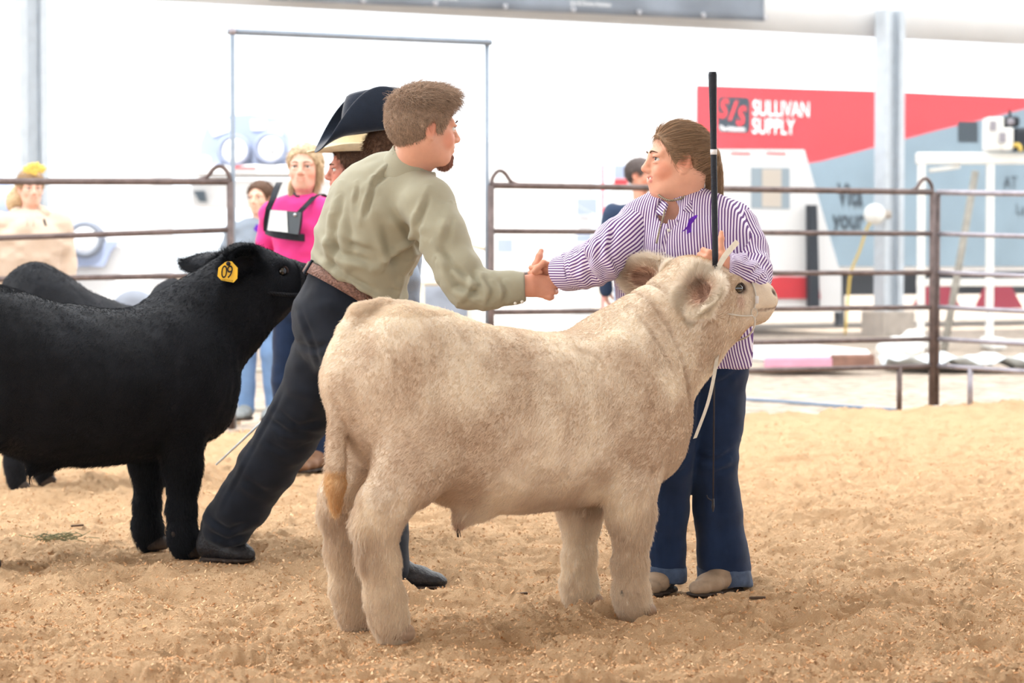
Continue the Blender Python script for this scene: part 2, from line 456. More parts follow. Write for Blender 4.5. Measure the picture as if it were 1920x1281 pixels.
def build_floor():
    ny, nx = 1000, 520
    D = np.exp(np.linspace(math.log(5.6), math.log(21.0), ny))
    u = np.linspace(-1, 1, nx)
    Y = np.repeat(D, nx); X = np.tile(u, ny) * (0.235 * Y + 0.7)
    Z = saw_height(X, Y)
    # the sawdust thins out to the dirt along the fence line
    s = (X * FN[0] + Y * FN[1]) - 15.95 + 0.25 * vnoise(np.stack([X, Y, 0 * X], 1) * 1.3, 9)
    Z = Z - sstep(s, -0.9, 0.3) * 0.16
    i = np.arange(ny - 1)[:, None] * nx + np.arange(nx - 1)[None, :]
    F = np.stack([i, i + 1, i + nx + 1, i + nx], -1).reshape(-1, 4)
    o = obj('floor', (np.stack([X, Y, Z], 1), F), M_saw); tag(o, 'golden sawdust bedding covering the show ring', kind='structure')
    # loose shavings lying on top
    n = 120000; D = 5.9 * np.exp(RNG.random(n) ** 1.25 * math.log(17 / 5.9)); x = RNG.uniform(-1, 1, n) * (.225 * D + .3); c = np.stack([x, D, saw_height(x, D) + .002], 1)
    a = RNG.uniform(0, 6.283, n); ti = RNG.normal(0, .45, (n, 2)); sz = RNG.uniform(.0012, .0042, n)
    e1 = np.stack([np.cos(a), np.sin(a), ti[:, 0]], 1) * (sz * RNG.uniform(.8, 2.0, n))[:, None]; e2 = np.stack([-np.sin(a), np.cos(a), ti[:, 1]], 1) * (sz * .7)[:, None]
    v = np.stack([c - e1 - e2, c + e1 - e2 + V(0, 0, .001), c + e1 + e2, c - e1 + e2 + V(0, 0, .002)], 1).reshape(-1, 3); F = np.arange(4 * n).reshape(-1, 4)
    t = np.clip(.62 + .2 * RNG.normal(0, 1, (n, 1)), 0, 1); cc = np.repeat(np.array(SAW[0][:3]) * (1 - t) + lin((240, 206, 166)) * t, 4, 0)
    tag(obj('wood_shavings', (v, F), mat('pale wood shavings', (0.6, 0.4, 0.2, 1), .9, attr=True, spec=.1), o, smooth=False, col=cc), kind='stuff')
    # the rest of the ring outside the frame
    m = MB()
    for x0, x1, y0, y1 in ((-14, 14, -9, 5.6), (-14, -5.5, 5.6, 14), (5.5, 14, 5.6, 18)):
        m.add([(x0, y0, -.02), (x1, y0, -.02), (x1, y1, -.02), (x0, y1, -.02)], [(0, 1, 2, 3)])
    o = obj('floor', m.m, M_saw); tag(o, 'sawdust of the ring beyond the edges of the view', kind='structure')
    m = MB(); m.add([(-80, -40, -.07), (80, -40, -.07), (80, 150, -.07), (-80, 150, -.07)], [(0, 1, 2, 3)])
    o = obj('ground', m.m, M_dirt); tag(o, 'pale dry dirt ground outside the show ring', kind='structure')
build_floor()
# roof membrane over the ring, its edge runs parallel to the fence
EC = V(5.99, 38.5, 0)
def eave(t, off=0.0, z=0.0): return EC + FD * t + FN * off + V(0, 0, z)
def roof_z(off): return 5.55 - (off - .6) * .016
def roof_piece(o0, o1, mt, lab, nm='ceiling'):
    m = MB(); m.add([eave(-34, o0, roof_z(o0)), eave(26, o0, roof_z(o0)), eave(26, o1, roof_z(o1)), eave(-34, o1, roof_z(o1))], [(3, 2, 1, 0)])
    tag(obj(nm, m.m, mt), lab, kind='structure')
roof_piece(.6, -12.5, M_membrane2, 'white roof over the outer aisle, made translucent to brighten it')  # translucency added so the outer aisle gets brighter
roof_piece(-12.5, -24.5, M_membrane, 'translucent roof strip added above the back of the ring for backlight')  # unseen strip added to backlight the ring from above
roof_piece(-24.5, -46, M_roof, 'white metal roof over the show ring')
m = MB(); m.box(eave(-4, .35, 5.15), (56, .12, .9), [FD, FN, V(0, 0, 1)])
tag(obj('trim_1', m.m, M_fascia), 'pale eave panel along the edge of the roof', kind='structure')
for t, lab in ((0, 'steel roof column on a concrete footing, right of the stick'), (-13.9, 'steel roof column at the far left behind the hoodie')):
    b = eave(t); o = empty('steel_column', b, lab, 'column', 'roof columns')
    for nm, dx, w in (('flange', -.13, .1), ('flange', .15, .1), ('web', 0.0, .2)):
        mm = MB(); mm.box(b + FD * dx + V(0, 0, 2.55) + (FN * .04 if nm == 'web' else 0), (w, .3 if nm == 'flange' else .12, 5.1), [FD, FN, V(0, 0, 1)], .01); obj(nm, mm.m, M_steel, o, False)
    mm = MB(); mm.box(b + V(0, 0, .1), (.62, .62, .46), [FD, FN, V(0, 0, 1)], .02); obj('footing', mm.m, M_conc, o, False)
# ================================================================== cattle
M_horn = mat('dark hoof horn', rgb(62, 50, 42), 0.5, 0.2, 40)
M_hornp = mat('pale hoof horn', rgb(158, 130, 106), 0.6, 0.2, 40)
M_eye = mat('dark glossy eye', (0.012, 0.008, 0.006, 1), 0.08, spec=0.6, coat=1.0)
M_lid = mat('dark eyelid skin', rgb(60, 45, 42), 0.6)
M_cream = mat('cream hide', (0.6, 0.5, 0.4, 1), 0.9, 0.06, 30, 0.25, 220, attr=True, spec=0.15)
M_black = mat('black hide', (0.01, 0.01, 0.012, 1), 0.75, 0.1, 30, 0.3, 220, attr=True, spec=0.2)
M_furc = fur_mat('cream coat hair', 0.55)
M_furb = fur_mat('black coat hair', 0.25, 0.55)
def bovine(name, label, cream, origin, heading, nfur, scale=(1, 1, 1), ears=None, fat=1.0, neck=(0, 0), h=0.0085, tuft=None, topline=(), legshift=(0, 0, 0, 0), ear_len=1.0):
    """built in its own frame: x forward, y to its left, z up; all four feet on z=0"""
    root = empty(name, origin, label, 'cattle')
    root.rotation_euler = (0, 0, heading); root.scale = scale
    f = Field((-.72, -.40, -.03), (1.22, .40, 1.34), h)
    ND = V(neck[0], 0, neck[1])
    # trunk: stations x, top, bottom, half width
    st = [(-.43, .955, .66, .11), (-.38, 1.01, .56, .17), (-.32, 1.025, .50, .225), (-.22, 1.005, .455, .245), (-.12, .972, .405, .25),
          (.03, .942, .377, .258), (.17, .923, .375, .258), (.30, .920, .388, .245), (.42, .940, .395, .23), (.52, .955, .44, .20), (.60, .93, .50, .165)]
    st = [(x, t + np.interp(x, [q[0] for q in topline], [q[1] for q in topline]) if len(topline) else t, b - (fat - 1) * .1, w * fat) for x, t, b, w in st]
    for (x0, t0, b0, w0), (x1, t1, b1, w1) in zip(st[:-1], st[1:]):
        r0, r1 = (t0 - b0) / 2, (t1 - b1) / 2
        n = 3
        for i in range(n):
            u = i / n; x = x0 + (x1 - x0) * u; r = r0 + (r1 - r0) * u; zc = (t0 + b0) / 2 + ((t1 + b1) - (t0 + b0)) / 2 * u; w = w0 + (w1 - w0) * u
            f.ell((x, 0, zc), (.15, w, r), k=.05)
    for s in (-1, 1):   # rump, hips, thighs, shoulders, rib barrel
        f.ell((-.345, s * .11, .80), (.150, .125 * fat, .21), k=.06)
        f.ell((-.315, s * .145, .66), (.14, .10 * fat, .21), k=.06)
        f.ell((.44, s * .135, .70), (.15, .10 * fat, .22), k=.08)
        f.ell((.47, s * .12, .56), (.11, .085, .15), k=.06)
    # brisket and neck
    f.ell((.61, 0, .63), (.105, .12, .135), k=.08)
    f.ell((.58, 0, .53), (.11, .12, .09), k=.07)
    f.cone((.52, 0, .80), V(.69, 0, .90) + ND * .5, .195, .175, .09, side=(0, 1, 0), flat=1.0) if False else None
    nk = [(V(.46, 0, .79), .175, .185), (V(.58, 0, .84), .155, .195), (V(.68, 0, .90) + ND * .4, .13, .185), (V(.77, 0, .985) + ND * .8, .115, .165), (V(.83, 0, 1.04) + ND, .11, .13)]
    for (a, w0, q0), (b, w1, q1) in zip(nk[:-1], nk[1:]):
        for u in (0, .34, .67):
            c = a + (b - a) * u; w = w0 + (w1 - w0) * u; q = q0 + (q1 - q0) * u
            d = unit(b - a); f.ell(c, (.12, w, q), [d, V(0, 1, 0), np.cross(d, V(0, 1, 0))], k=.05)
    H = ND
    # head
    f.ell(H + (.825, 0, 1.07), (.125, .100, .095), k=.05)          # cranium
    f.ell(H + (.775, 0, 1.128), (.07, .07, .05), k=.04)              # poll
    f.ell(H + (.885, 0, .985), (.115, .088, .098), k=.05)            # jaw
    hd = unit(V(1, 0, -.20)); hax = [hd, V(0, 1, 0), np.cross(hd, V(0, 1, 0))]
    f.ell(H + (.915, 0, 1.05), (.13, .088, .085), hax, k=.04)        # face
    f.cone(H + (.93, 0, 1.025), H + (1.03, 0, 1.032), .086, .068, .04, side=(0, 1, 0), flat=1.05)
    f.ell(H + (1.058, 0, 1.040), (.056, .070, .054), k=.03)          # muzzle
    f.ell(H + (1.035, 0, .985), (.05, .052, .03), k=.02)            # chin
    for s in (-1, 1):
        f.ell(H + (.895, s * .074, 1.100), (.042, .026, .028), k=.025)   # brow
        f.ell(H + (.89, s * .066, .985), (.07, .028, .065), k=.03)        # cheek
        f.ell(H + (1.082, s * .062, 1.062), (.018, .014, .013), k=.006, sub=True)  # nostril
        f.ell(H + (.902, s * .096, 1.076), (.023, .016, .018), k=.008, sub=True)
    for s in (-1, 1): f.cone(H + (1.0, s * .073, 1.0), H + (1.09, s * .052, 1.012), .005, .006, .005, sub=True)   # mouth line
    f.cone(H + (1.06, 0, 1.005), H + (1.12, 0, 1.008), .006, .006, .004, sub=True)
    # legs
    FT = []
    for i, (s, hx, fx) in enumerate(((-1, -.445, .45), (1, -.423, .417))):
        hx += legshift[2 * i]; fx += legshift[2 * i + 1]; y = s * .143
        hind = [(V(-.31, y * .95, .60), .125), (V(-.37, y, .52), .108), (V(-.455 + (hx + .445) * .5, y, .42), .078), (V(hx - .035, y, .37), .067), (V(hx - .022, y, .25), .057), (V(hx - .005, y, .13), .056), (V(hx + .008, y, .075), .052), (V(hx + .025, y, .02), .048)]
        fore = [(V(.47, s * .125, .56), .105), (V(.45 + (fx - .45) * .3, s * .128, .45), .090), (V(fx + .005, s * .132, .34), .074), (V(fx + .008, s * .134, .28), .057), (V(fx, s * .135, .18), .051), (V(fx, s * .135, .10), .053), (V(fx + .008, s * .136, .06), .050), (V(fx + .022, s * .136, .02), .046)]
        for ch in (hind, fore):
            f.chain([q[0] for q in ch], [q[1] for q in ch], k=.03, side=(1, 0, 0), flat=.86)
            FT.append(ch[-1][0])
    # sheath on the belly
    f.cone((-.05, 0, .385), (-.10, 0, .352), .05, .026, .05)
    f.cone((-.10, 0, .352), (-.112, 0, .33), .022, .012, .02)
    # tail
    tl = [V(-.38, 0, 1.01), V(-.455, 0, 1.0), V(-.505, -.005, .945), V(-.533, -.008, .85), V(-.545, -.01, .70), V(-.548, -.01, .56), V(-.55, -.01, .48), V(-.55, -.01, .41)]
    f.chain(tl, [.045, .038, .034, .031, .029, .027, .033, .014], k=.012)
    # ears
    ears = ears or [(V(.755, -.088, 1.09), V(-.42, -.80, -.38), V(-.72, -.40, .30)), (V(.75, .085, 1.10), V(-.34, .85, .10), V(-.86, -.42, -.06))]
    EA = []
    for base, ax_, nn in ears:
        ax_ = unit(ax_); nn = unit(nn - (nn @ ax_) * ax_); w = np.cross(nn, ax_); c = H + base + ax_ * .095 * ear_len
        f.cone(H + base - ax_ * .02, H + base + ax_ * .05, .032, .034, .02)
        f.ell(c, (.10 * ear_len, .062, .026), [ax_, w, nn], k=.02)
        f.ell(c + nn * .030 + ax_ * .004, (.076 * ear_len, .043, .036), [ax_, w, nn], k=.008, sub=True)
        EA.append((c, ax_, w, nn))
    v, F = f.mesh(1); n = normals(v, F)
    # coat colour; the cream one is paler along back and legs
    nz = fbm(v * 5, 3, 11)[:, None]; nz2 = fbm(v * [22, 22, 9], 2, 12)[:, None]
    if cream:
        c0 = lin((234, 221, 202)); c1 = lin((203, 182, 160))
        w = np.clip(.55 + .75 * nz + .25 * nz2, 0, 1); col = c0 * (1 - w) + c1 * w
        top = sstep(v[:, 2], .85, 1.02)[:, None] * (v[:, 0] < .5)[:, None]; col = col * (1 - .35 * top) + lin((236, 224, 205)) * .35 * top
        leg = (1 - sstep(v[:, 2], .12, .42))[:, None]; col = col * (1 - .5 * leg) + lin((232, 218, 196)) * .5 * leg
        tf = ((v[:, 0] < -.5) & (v[:, 2] < .52))[:, None] * (1 - sstep(np.abs(v[:, 1]), .03, .07))[:, None]; col = col * (1 - .75 * tf) + lin((216, 178, 126)) * .75 * tf
        def spot(p, r, cc, amt, col):
            d = np.linalg.norm((v - p) / np.asarray(r), axis=1); w = ((1 - sstep(d, .45, 1.1)) * amt)[:, None]; return col * (1 - w) + lin(cc) * w
        for s in (-1, 1):
            col = spot(H + V(.915, s * .10, 1.076), (.035, .03, .022), (88, 68, 62), .85, col)
            col = spot(H + V(.90, s * .095, 1.03), (.03, .03, .035), (178, 140, 130), .5, col)
            col = spot(H + V(1.082, s * .060, 1.062), (.022, .02, .018), (70, 48, 46), .9, col)
        for s in (-1, 1):
            for u_ in np.linspace(0, 1, 6): col = spot(H + V(1.0 + .09 * u_, s * (.073 - .021 * u_), 1.0 + .012 * u_), (.012, .02, .007), (120, 92, 80), .7, col)
        col = spot(H + V(1.10, 0, 1.05), (.03, .06, .05), (176, 146, 124), .7, col)
        col = spot(H + V(.80, 0, 1.18), (.05, .08, .03), (196, 158, 112), .6, col)
        col = spot(V(-.11, 0, .32), (.04, .05, .03), (178, 132, 106), .45, col)
        col = spot(H + V(.95, 0, .93), (.07, .1, .05), (200, 160, 118), .6, col)
        # neck skin folds pressed in, their shade painted into the coat
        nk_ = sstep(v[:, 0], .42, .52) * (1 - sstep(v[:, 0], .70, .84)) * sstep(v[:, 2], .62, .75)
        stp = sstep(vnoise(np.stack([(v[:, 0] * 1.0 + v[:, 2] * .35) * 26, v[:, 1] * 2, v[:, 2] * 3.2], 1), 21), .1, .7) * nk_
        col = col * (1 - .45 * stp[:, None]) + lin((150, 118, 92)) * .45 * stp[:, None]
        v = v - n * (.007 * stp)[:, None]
        ein, edark = lin((168, 134, 114)), lin((104, 74, 60))
    else:
        col = np.tile(np.array([.0055, .0065, .0095]), (len(v), 1)) * (1 + .35 * nz)
        ein, edark = np.array([.012, .012, .016]), np.array([.007, .007, .01])
    inear = np.zeros(len(v))
    for c, ax_, w_, nn in EA:
        q = (v - c); a_, b_, d_ = q @ ax_, q @ w_, q @ nn
        m_ = (1 - sstep(np.sqrt((a_ / (.078 * ear_len)) ** 2 + (b_ / .046) ** 2), .7, 1.05)) * (np.abs(d_) < .05) * ((n @ nn) > .05)
        inear = np.maximum(inear, m_); col = col * (1 - m_[:, None]) + ein * m_[:, None]
        m2 = m_ * sstep(vnoise(np.stack([b_ * 90, a_ * 8, 0 * a_], 1), 5), -.3, .5) * .8; col = col * (1 - m2[:, None]) + edark * m2[:, None]
    # fur displacement: soft lumps of the coat
    v = v + n * (.004 * fbm(v * [16, 16, 10], 2, 30))[:, None]
    loc = lambda vv: vv + OFF[root.name]
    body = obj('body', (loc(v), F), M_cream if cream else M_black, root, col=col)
    # eyes, hooves
    for s in (-1, 1):
        m = MB(); m.sphere(H + V(.902, s * .087, 1.076), (.023, .018, .020)); e = obj('eye', loc_m(m, root), M_eye, root)
        m = MB(); m.tube([H + V(.902 + .024 * math.cos(t), s * .095, 1.077 + .019 * math.sin(t)) for t in np.linspace(-.3, math.pi + .3, 12)], .0045, 6); obj('eyelid', loc_m(m, root), M_lid, root)
    for c in FT:
        for s in (-1, 1):
            g = Field(c + V(-.08, -.07, -.06), c + V(.1, .07, .06), .005)
            g.ell(c + V(.012, s * .022, .006), (.052, .026, .036), k=0); g.half(c + V(0, 0, -.018), (0, 0, -1), .006)
            gv, gF = g.mesh(1); obj('hoof', (loc(gv), gF), M_hornp if cream else M_horn, root)
            m = MB(); m.sphere(c + V(-.062, s * .022, .075), (.014, .013, .016), n=6); obj('dewclaw', loc_m(m, root), M_horn, root)
    m = MB()
    for i in range(7): m.tube([V(-.112, 0, .335), V(-.115 + .004 * math.sin(i * 2.), .004 * math.cos(i * 2.), .312), V(-.112 + .006 * math.sin(i * 2.), .006 * math.cos(i * 2.), .290)], [.0022, .0018, .0008], 5)
    obj('sheath_tuft', loc_m(m, root), M_horn, root)
    # coat
    dens = np.ones(len(v)); leg = 1 - sstep(v[:, 2], .30, .50); dens += 1.2 * leg + 2.0 * ((v[:, 2] > 1.0) & (v[:, 0] < .2))
    ear_w = np.zeros(len(v))
    for c, ax_, w_, nn in EA:
        q = v - c; r = np.sqrt((q @ ax_ / (.10 * ear_len)) ** 2 + (q @ w_ / .062) ** 2); ear_w = np.maximum(ear_w, sstep(r, .62, .95) * (1 - sstep(r, 1.15, 1.4)) * (np.abs(q @ nn) < .05))
    dens = dens * (1 - .6 * inear) + 14 * ear_w
    face = sstep(v[:, 0] - H[0], .86, .95) * (v[:, 2] - H[2] > .85); dens = dens * (1 + .6 * face)
    f_, W, rp = sample(v, F, nfur, dens); rn = unit_rows(interp(n, F, f_, W)); rc = interp(col, F, f_, W)
    lg = interp(leg, F, f_, W); fc = interp(face, F, f_, W); ew = np.clip(interp(ear_w, F, f_, W), 0, 1); ie = interp(inear, F, f_, W)
    flow = np.tile(V(-.75, 0, -.75), (nfur, 1)); flow = flow * (1 - lg[:, None]) + V(-.1, 0, -1) * lg[:, None]
    flow = flow + .5 * np.stack([vnoise(rp * 5, 41), vnoise(rp * 5, 42), vnoise(rp * 5, 43)], 1)
    for c, ax_, w_, nn in EA:
        q = rp - c; near = (np.linalg.norm(q, axis=1) < .14 * ear_len)
        rad = q - (q @ nn)[:, None] * nn; flow[near] = (unit_rows(rad) * 1.6 + ax_ * .7)[near]
    flow = flow - (flow * rn).sum(1)[:, None] * rn
    L = (.011 + .008 * lg) * (1 - .75 * fc) + .030 * ew; L = L * RNG.uniform(.6, 1.25, nfur) * (1 + .25 * ie)
    tailw = (rp[:, 0] < -.53) & (rp[:, 2] < .55); L[tailw] *= 1.9
    jit = RNG.normal(0, .15, (nfur, 3)); d0 = unit_rows(rn * .5 + flow * .9 + jit); d1 = unit_rows(rn * .12 + flow + jit + V(0, 0, -.15))
    cv = 1 + RNG.normal(0, .06, (nfur, 1))
    if cream:
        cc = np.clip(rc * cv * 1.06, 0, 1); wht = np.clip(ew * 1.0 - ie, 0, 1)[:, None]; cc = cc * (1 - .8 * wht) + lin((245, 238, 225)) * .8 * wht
    else: cc = np.clip(rc * cv * 1.3, 0, 1)
    r0 = loc(rp)
    strands('coat', root, r0, lambda t: r0 + L[:, None] * (d0 * (t - .5 * t * t) + d1 * .5 * t * t) * 1.15, 4, .00065 * (1 - .2 * fc), M_furc if cream else M_furb, cc)
    return root, loc, EA, H
def loc_m(m, root):
    v, F = m.m; return v + OFF[root.name], F
def unit_rows(a): return a / (np.linalg.norm(a, axis=1)[:, None] + 1e-9)
def to_world(root, p):
    c, s = math.cos(root.rotation_euler[2]), math.sin(root.rotation_euler[2]); sc = np.array(root.scale); p = np.asarray(p, float) * sc
    o = np.array(root.location); return o + V(c * p[0] - s * p[1], s * p[0] + c * p[1], p[2])
calf, _, calf_ears, _ = bovine('steer_calf', 'cream calf standing in the foreground, head raised', True, V(-.072, 7.726, 0), math.radians(29.9), 260000)
# ================================================================== people: shared builders
M_skin = mat('skin', (0.6, 0.35, 0.25, 1), 0.5, 0.05, 25, 0.08, 250, attr=True, sss=0.12, spec=0.35)
M_white_eye = mat('eyeball white', rgb(225, 220, 215), 0.2, spec=0.5)
M_iris = mat('dark iris', rgb(48, 44, 46), 0.15, spec=0.6)
M_brow = mat('eyebrow hair', rgb(96, 74, 58), 0.9)
M_hairbase = mat('hair', (0.2, 0.15, 0.1, 1), 0.65, 0.25, 60, 0.5, 160, attr=True, spec=0.35)
M_strand = fur_mat('hair strands', 0.2, 0.45)
M_boot_blk = mat('black leather', rgb(34, 33, 36), 0.45, 0.35, 60, 0.5, 90)
M_boot_tan = mat('dusty tan leather', rgb(150, 128, 106), 0.7, 0.2, 20, 0.2, 80)
M_boot_brn = mat('brown leather', rgb(110, 78, 55), 0.6, 0.2, 20, 0.2, 80)
M_boot_gry = mat('grey rubber boot', rgb(128, 132, 132), 0.6, 0.1, 20)
M_sole = mat('dark boot sole', rgb(58, 48, 42), 0.7, 0.2, 30)
def join(parts):
    vs, Fs, n = [], [], 0
    for v, F in parts:
        F = np.asarray([f for f in F if len(f) == 4]) if not isinstance(F, np.ndarray) else F
        vs.append(np.asarray(v)); Fs.append(F + n); n += len(v)
    return np.concatenate(vs), np.concatenate(Fs)
def basis(fwd, up=(0, 0, 1)):
    fw = unit(fwd); up = np.asarray(up, float); up = unit(up - (up @ fw) * fw); return fw, np.cross(up, fw), up   # forward, left, up
def crease(v, n, pts, D, w, depth):
    """press a fold into cloth along a line on the side that faces the viewer's side of the ring"""
    q = [P(a, b, D) for a, b in pts]; out = v
    m = n[:, 1] < .35
    for a, b in zip(q[:-1], q[1:]):
        a2, b2 = a[[0, 2]], b[[0, 2]]; ab = b2 - a2; p = v[:, [0, 2]] - a2
        t = np.clip(p @ ab / (ab @ ab), 0, 1); d = np.linalg.norm(p - t[:, None] * ab, axis=1)
        sg = (p[:, 0] * ab[1] - p[:, 1] * ab[0]) / np.linalg.norm(ab)
        env = np.sin(math.pi * np.clip(t * .86 + .07, 0, 1)) ** .6
        prof = -np.exp(-(d / w) ** 2) + .75 * np.exp(-((sg - 1.7 * w) / (1.2 * w)) ** 2) * (d < 5 * w)
        out = out + n * (depth * prof * env * m)[:, None]
    return out
def wrinkle(v, F, amp, sc, seed):
    n = normals(v, F); a = fbm(v * np.asarray(sc), 2, seed); return v + n * (amp * a)[:, None]
def head(root, c, fwd, up, s, skin, neck, neck_r, female=False, smile=0.0, h=.0034, extra=None, lips=None, brow=True, chest=None, ear_f=0.0, bk=0.0, gaze=None):
    """returns (verts, faces, colours, L): head, neck and collar bone as one surface"""
    fw, lf, u = basis(fwd, up)
    L = lambda f, sd, z: c + s * (f * fw + sd * lf + z * u)
    A = [fw, lf, u]
    lo = np.minimum(c, neck) - .17 * s - .02; hi = np.maximum(c, neck) + .17 * s + .02
    if chest is not None: lo = np.minimum(lo, chest - .14); hi = np.maximum(hi, chest + .14)
    f = Field(lo, hi, h * s); E = lambda p, r, k=.02, sub=False, ax=A: f.ell(L(*p), np.asarray(r) * s, ax, k * s, sub)
    E((-.014 + bk / 2, 0, .033), (.097 - bk / 2, .076, .082)); E((-.035 + bk, 0, .02), (.075, .07, .075), .03)
    E((.022, 0, -.025), (.070, .060, .082), .03)
    E((.030, 0, -.065), (.055, .047, .045), .03)
    E((.066, 0, -.097), (.021, .024, .017), .022)                    # chin
    for q in (-1, 1):
        f.cone(L(-.012, q * .055, -.045), L(.052, q * .022, -.094), .017 * s, .015 * s, .03 * s)
        E((.055, q * .036, -.030), (.026, .022, .022), .025)         # cheek
        f.cone(L(.083, q * .008, .020), L(.070, q * .048, .020), .012 * s, .010 * s, .015 * s)   # brow ridge
        E((.092, q * .033, .004), (.015, .018, .0115), .010, True)   # eye socket
        E((.081, q * .033, .0125), (.014, .017, .0055), .006)        # upper lid
        E((.079, q * .033, -.0085), (.014, .016, .004), .006)        # lower lid
        ea = [unit(fw * .93 - lf * q * .35), unit(lf * q + fw * .35), u]
        E((ear_f - .016, q * .077, -.004), (.021, .008, .034), .008, False, ea)     # ear
        E((ear_f - .012, q * .084, .002), (.011, .008, .020), .004, True, ea)
        E((ear_f - .012, q * .078, -.034), (.010, .007, .010), .006, False, ea)
        E((.100, q * .0125, -.034), (.010, .009, .0075), .008)
        E((.101, q * .007, -.043), (.005, .0035, .004), .003, True)
    f.cone(L(.086, 0, .018), L(.109, 0, -.024), .0085 * s, .0105 * s, .014 * s)
    E((.111, 0, -.029), (.011, .011, .010), .008)
    w = 1 + .35 * smile
    E((.083, 0, -.060), (.016, .026, .020), .016)
    E((.0935, 0, -.0555), (.0085, .020 * w, .0055), .006); E((.0915, 0, -.0675), (.0085, .018 * w, .0065), .006)
    f.cone(L(.096, -.022 * w, -.0605 + .007 * smile), L(.1035, 0, -.0615), .002 * s + .0026 * s * smile, .0022 * s + .0030 * s * smile, .003 * s, True)
    f.cone(L(.096, .022 * w, -.0605 + .007 * smile), L(.1035, 0, -.0615), .002 * s + .0026 * s * smile, .0022 * s + .0030 * s * smile, .003 * s, True)
    if smile:
        for q in (-1, 1): E((.068, q * .036, -.040), (.022, .018, .018), .015)
    if female: E((.03, 0, -.085), (.05, .045, .035), .03)
    f.cone(L(-.022, 0, -.05), neck, neck_r * .98, neck_r * 1.1, .03)
    if chest is not None: f.ell(chest, (.13, .085, .10), None, .05)
    if extra: extra(f, L, A)
    v, F = f.mesh(1)
    red = np.clip(np.asarray(skin) * [1.02, .72, .66], 0, 1); lip = np.asarray(lips if lips is not None else np.asarray(skin) * [.92, .62, .6])
    items = [(L(.06, q * .045, -.035), .034 * s, red, .55) for q in (-1, 1)] + [(L(.11, 0, -.03), .016 * s, red, .5)] + [(L(ear_f - .014, q * .082, 0), .034 * s, red, .6) for q in (-1, 1)]
    items += [((L(.096, -.019 * w, -.056), L(.096, .019 * w, -.056)), .006 * s, lip, .75), ((L(.094, -.016 * w, -.067), L(.094, .016 * w, -.067)), .0065 * s, lip, .75)]
    col = paint(skin, v, items)
    for q in (-1, 1):
        m = MB(); m.sphere(L(.0755, q * .033, .002), .0125 * s); e = obj('eye', m.m, M_white_eye, root)
        g = unit(fw + lf * q * .10) if gaze is None else unit(gaze); m = MB(); m.sphere(L(.0755, q * .033, .002) + g * .0080 * s, (.0050 * s, .0068 * s, .0068 * s), [g, np.cross(u, g), u]); obj('iris', m.m, M_iris, e)
        pl_ = spline([L(.0885, q * .020, .004), L(.0915, q * .032, .0088), L(.082, q * .047, .0055)], 8); m = MB(); m.tube(pl_, np.array([.0006, .001, .0013, .0014, .0014, .0013, .0012, .0008]) * s, 6); obj('eyelash', m.m, M_iris, root)
        if brow:
            pp = spline([L(.098, q * .013, .0225), L(.0965, q * .030, .0275), L(.083, q * .050, .0225)], 8); m = MB(); m.tube(pp, np.array([.0016, .0024, .0028, .0029, .0027, .0022, .0016, .0008]) * s, 6); obj('eyebrow', m.m, M_brow, root)
    return v, F, col, L
def hair_cap(root, L, s, fw, lf, u, colr, thick=.010, front=.058, low=-.055, name='hair', ears=True, extra=None, h=.005, lab=None, bk=0.0):
    c = L(0, 0, 0); f = Field(c - .17 * s - .02, c + .17 * s + .02, h)
    A = [fw, lf, u]; E = lambda p, r, k=.02, sub=False: f.ell(L(*p), np.asarray(r) * s, A, k * s, sub)
    E((-.016 + bk / 2, 0, .035), (.100 + thick - bk / 2, .077 + thick, .083 + thick)); E((-.040 + bk, 0, .015), (.073 + thick, .070 + thick, .075 + thick), .03)
    E((.108, 0, -.030), (.080, .11, .108), .02, True)                 # face
    E((.045, 0, -.09), (.085, .12, .08), .015, True)
    f.half(L(0, 0, low), -u - fw * .35 * (-1), .01)
    if ears:
        for q in (-1, 1): E((-.002, q * .088, -.016), (.026, .03, .036), .008, True)
    if extra: extra(f, L, A)
    v, F = f.mesh(2)
    nz = fbm(v * 60, 2, 3)[:, None]; col = np.clip(np.asarray(colr) * (1 + .25 * nz), 0, 1)
    o = obj(name, (v, F), M_hairbase, root, col=col)
    return o, v, F, col
def hair_strands(parent, v, F, n, dirfn, lenfn, colr, rad=.0007, npts=5, mask=None, name='strands', var=.22):
    nn = normals(v, F); f_, W, rp = sample(v, F, n, mask); rn = unit_rows(interp(nn, F, f_, W))
    d0, d1 = dirfn(rp, rn); ln = lenfn(rp) * RNG.uniform(.7, 1.2, n)
    cc = np.clip(np.asarray(colr) * (1 + RNG.normal(0, var, (n, 1))), 0, 1)
    return strands(name, parent, rp, lambda t: rp + ln[:, None] * (d0 * t + (d1 - d0) * t * t * .5), npts, rad, M_strand, cc)
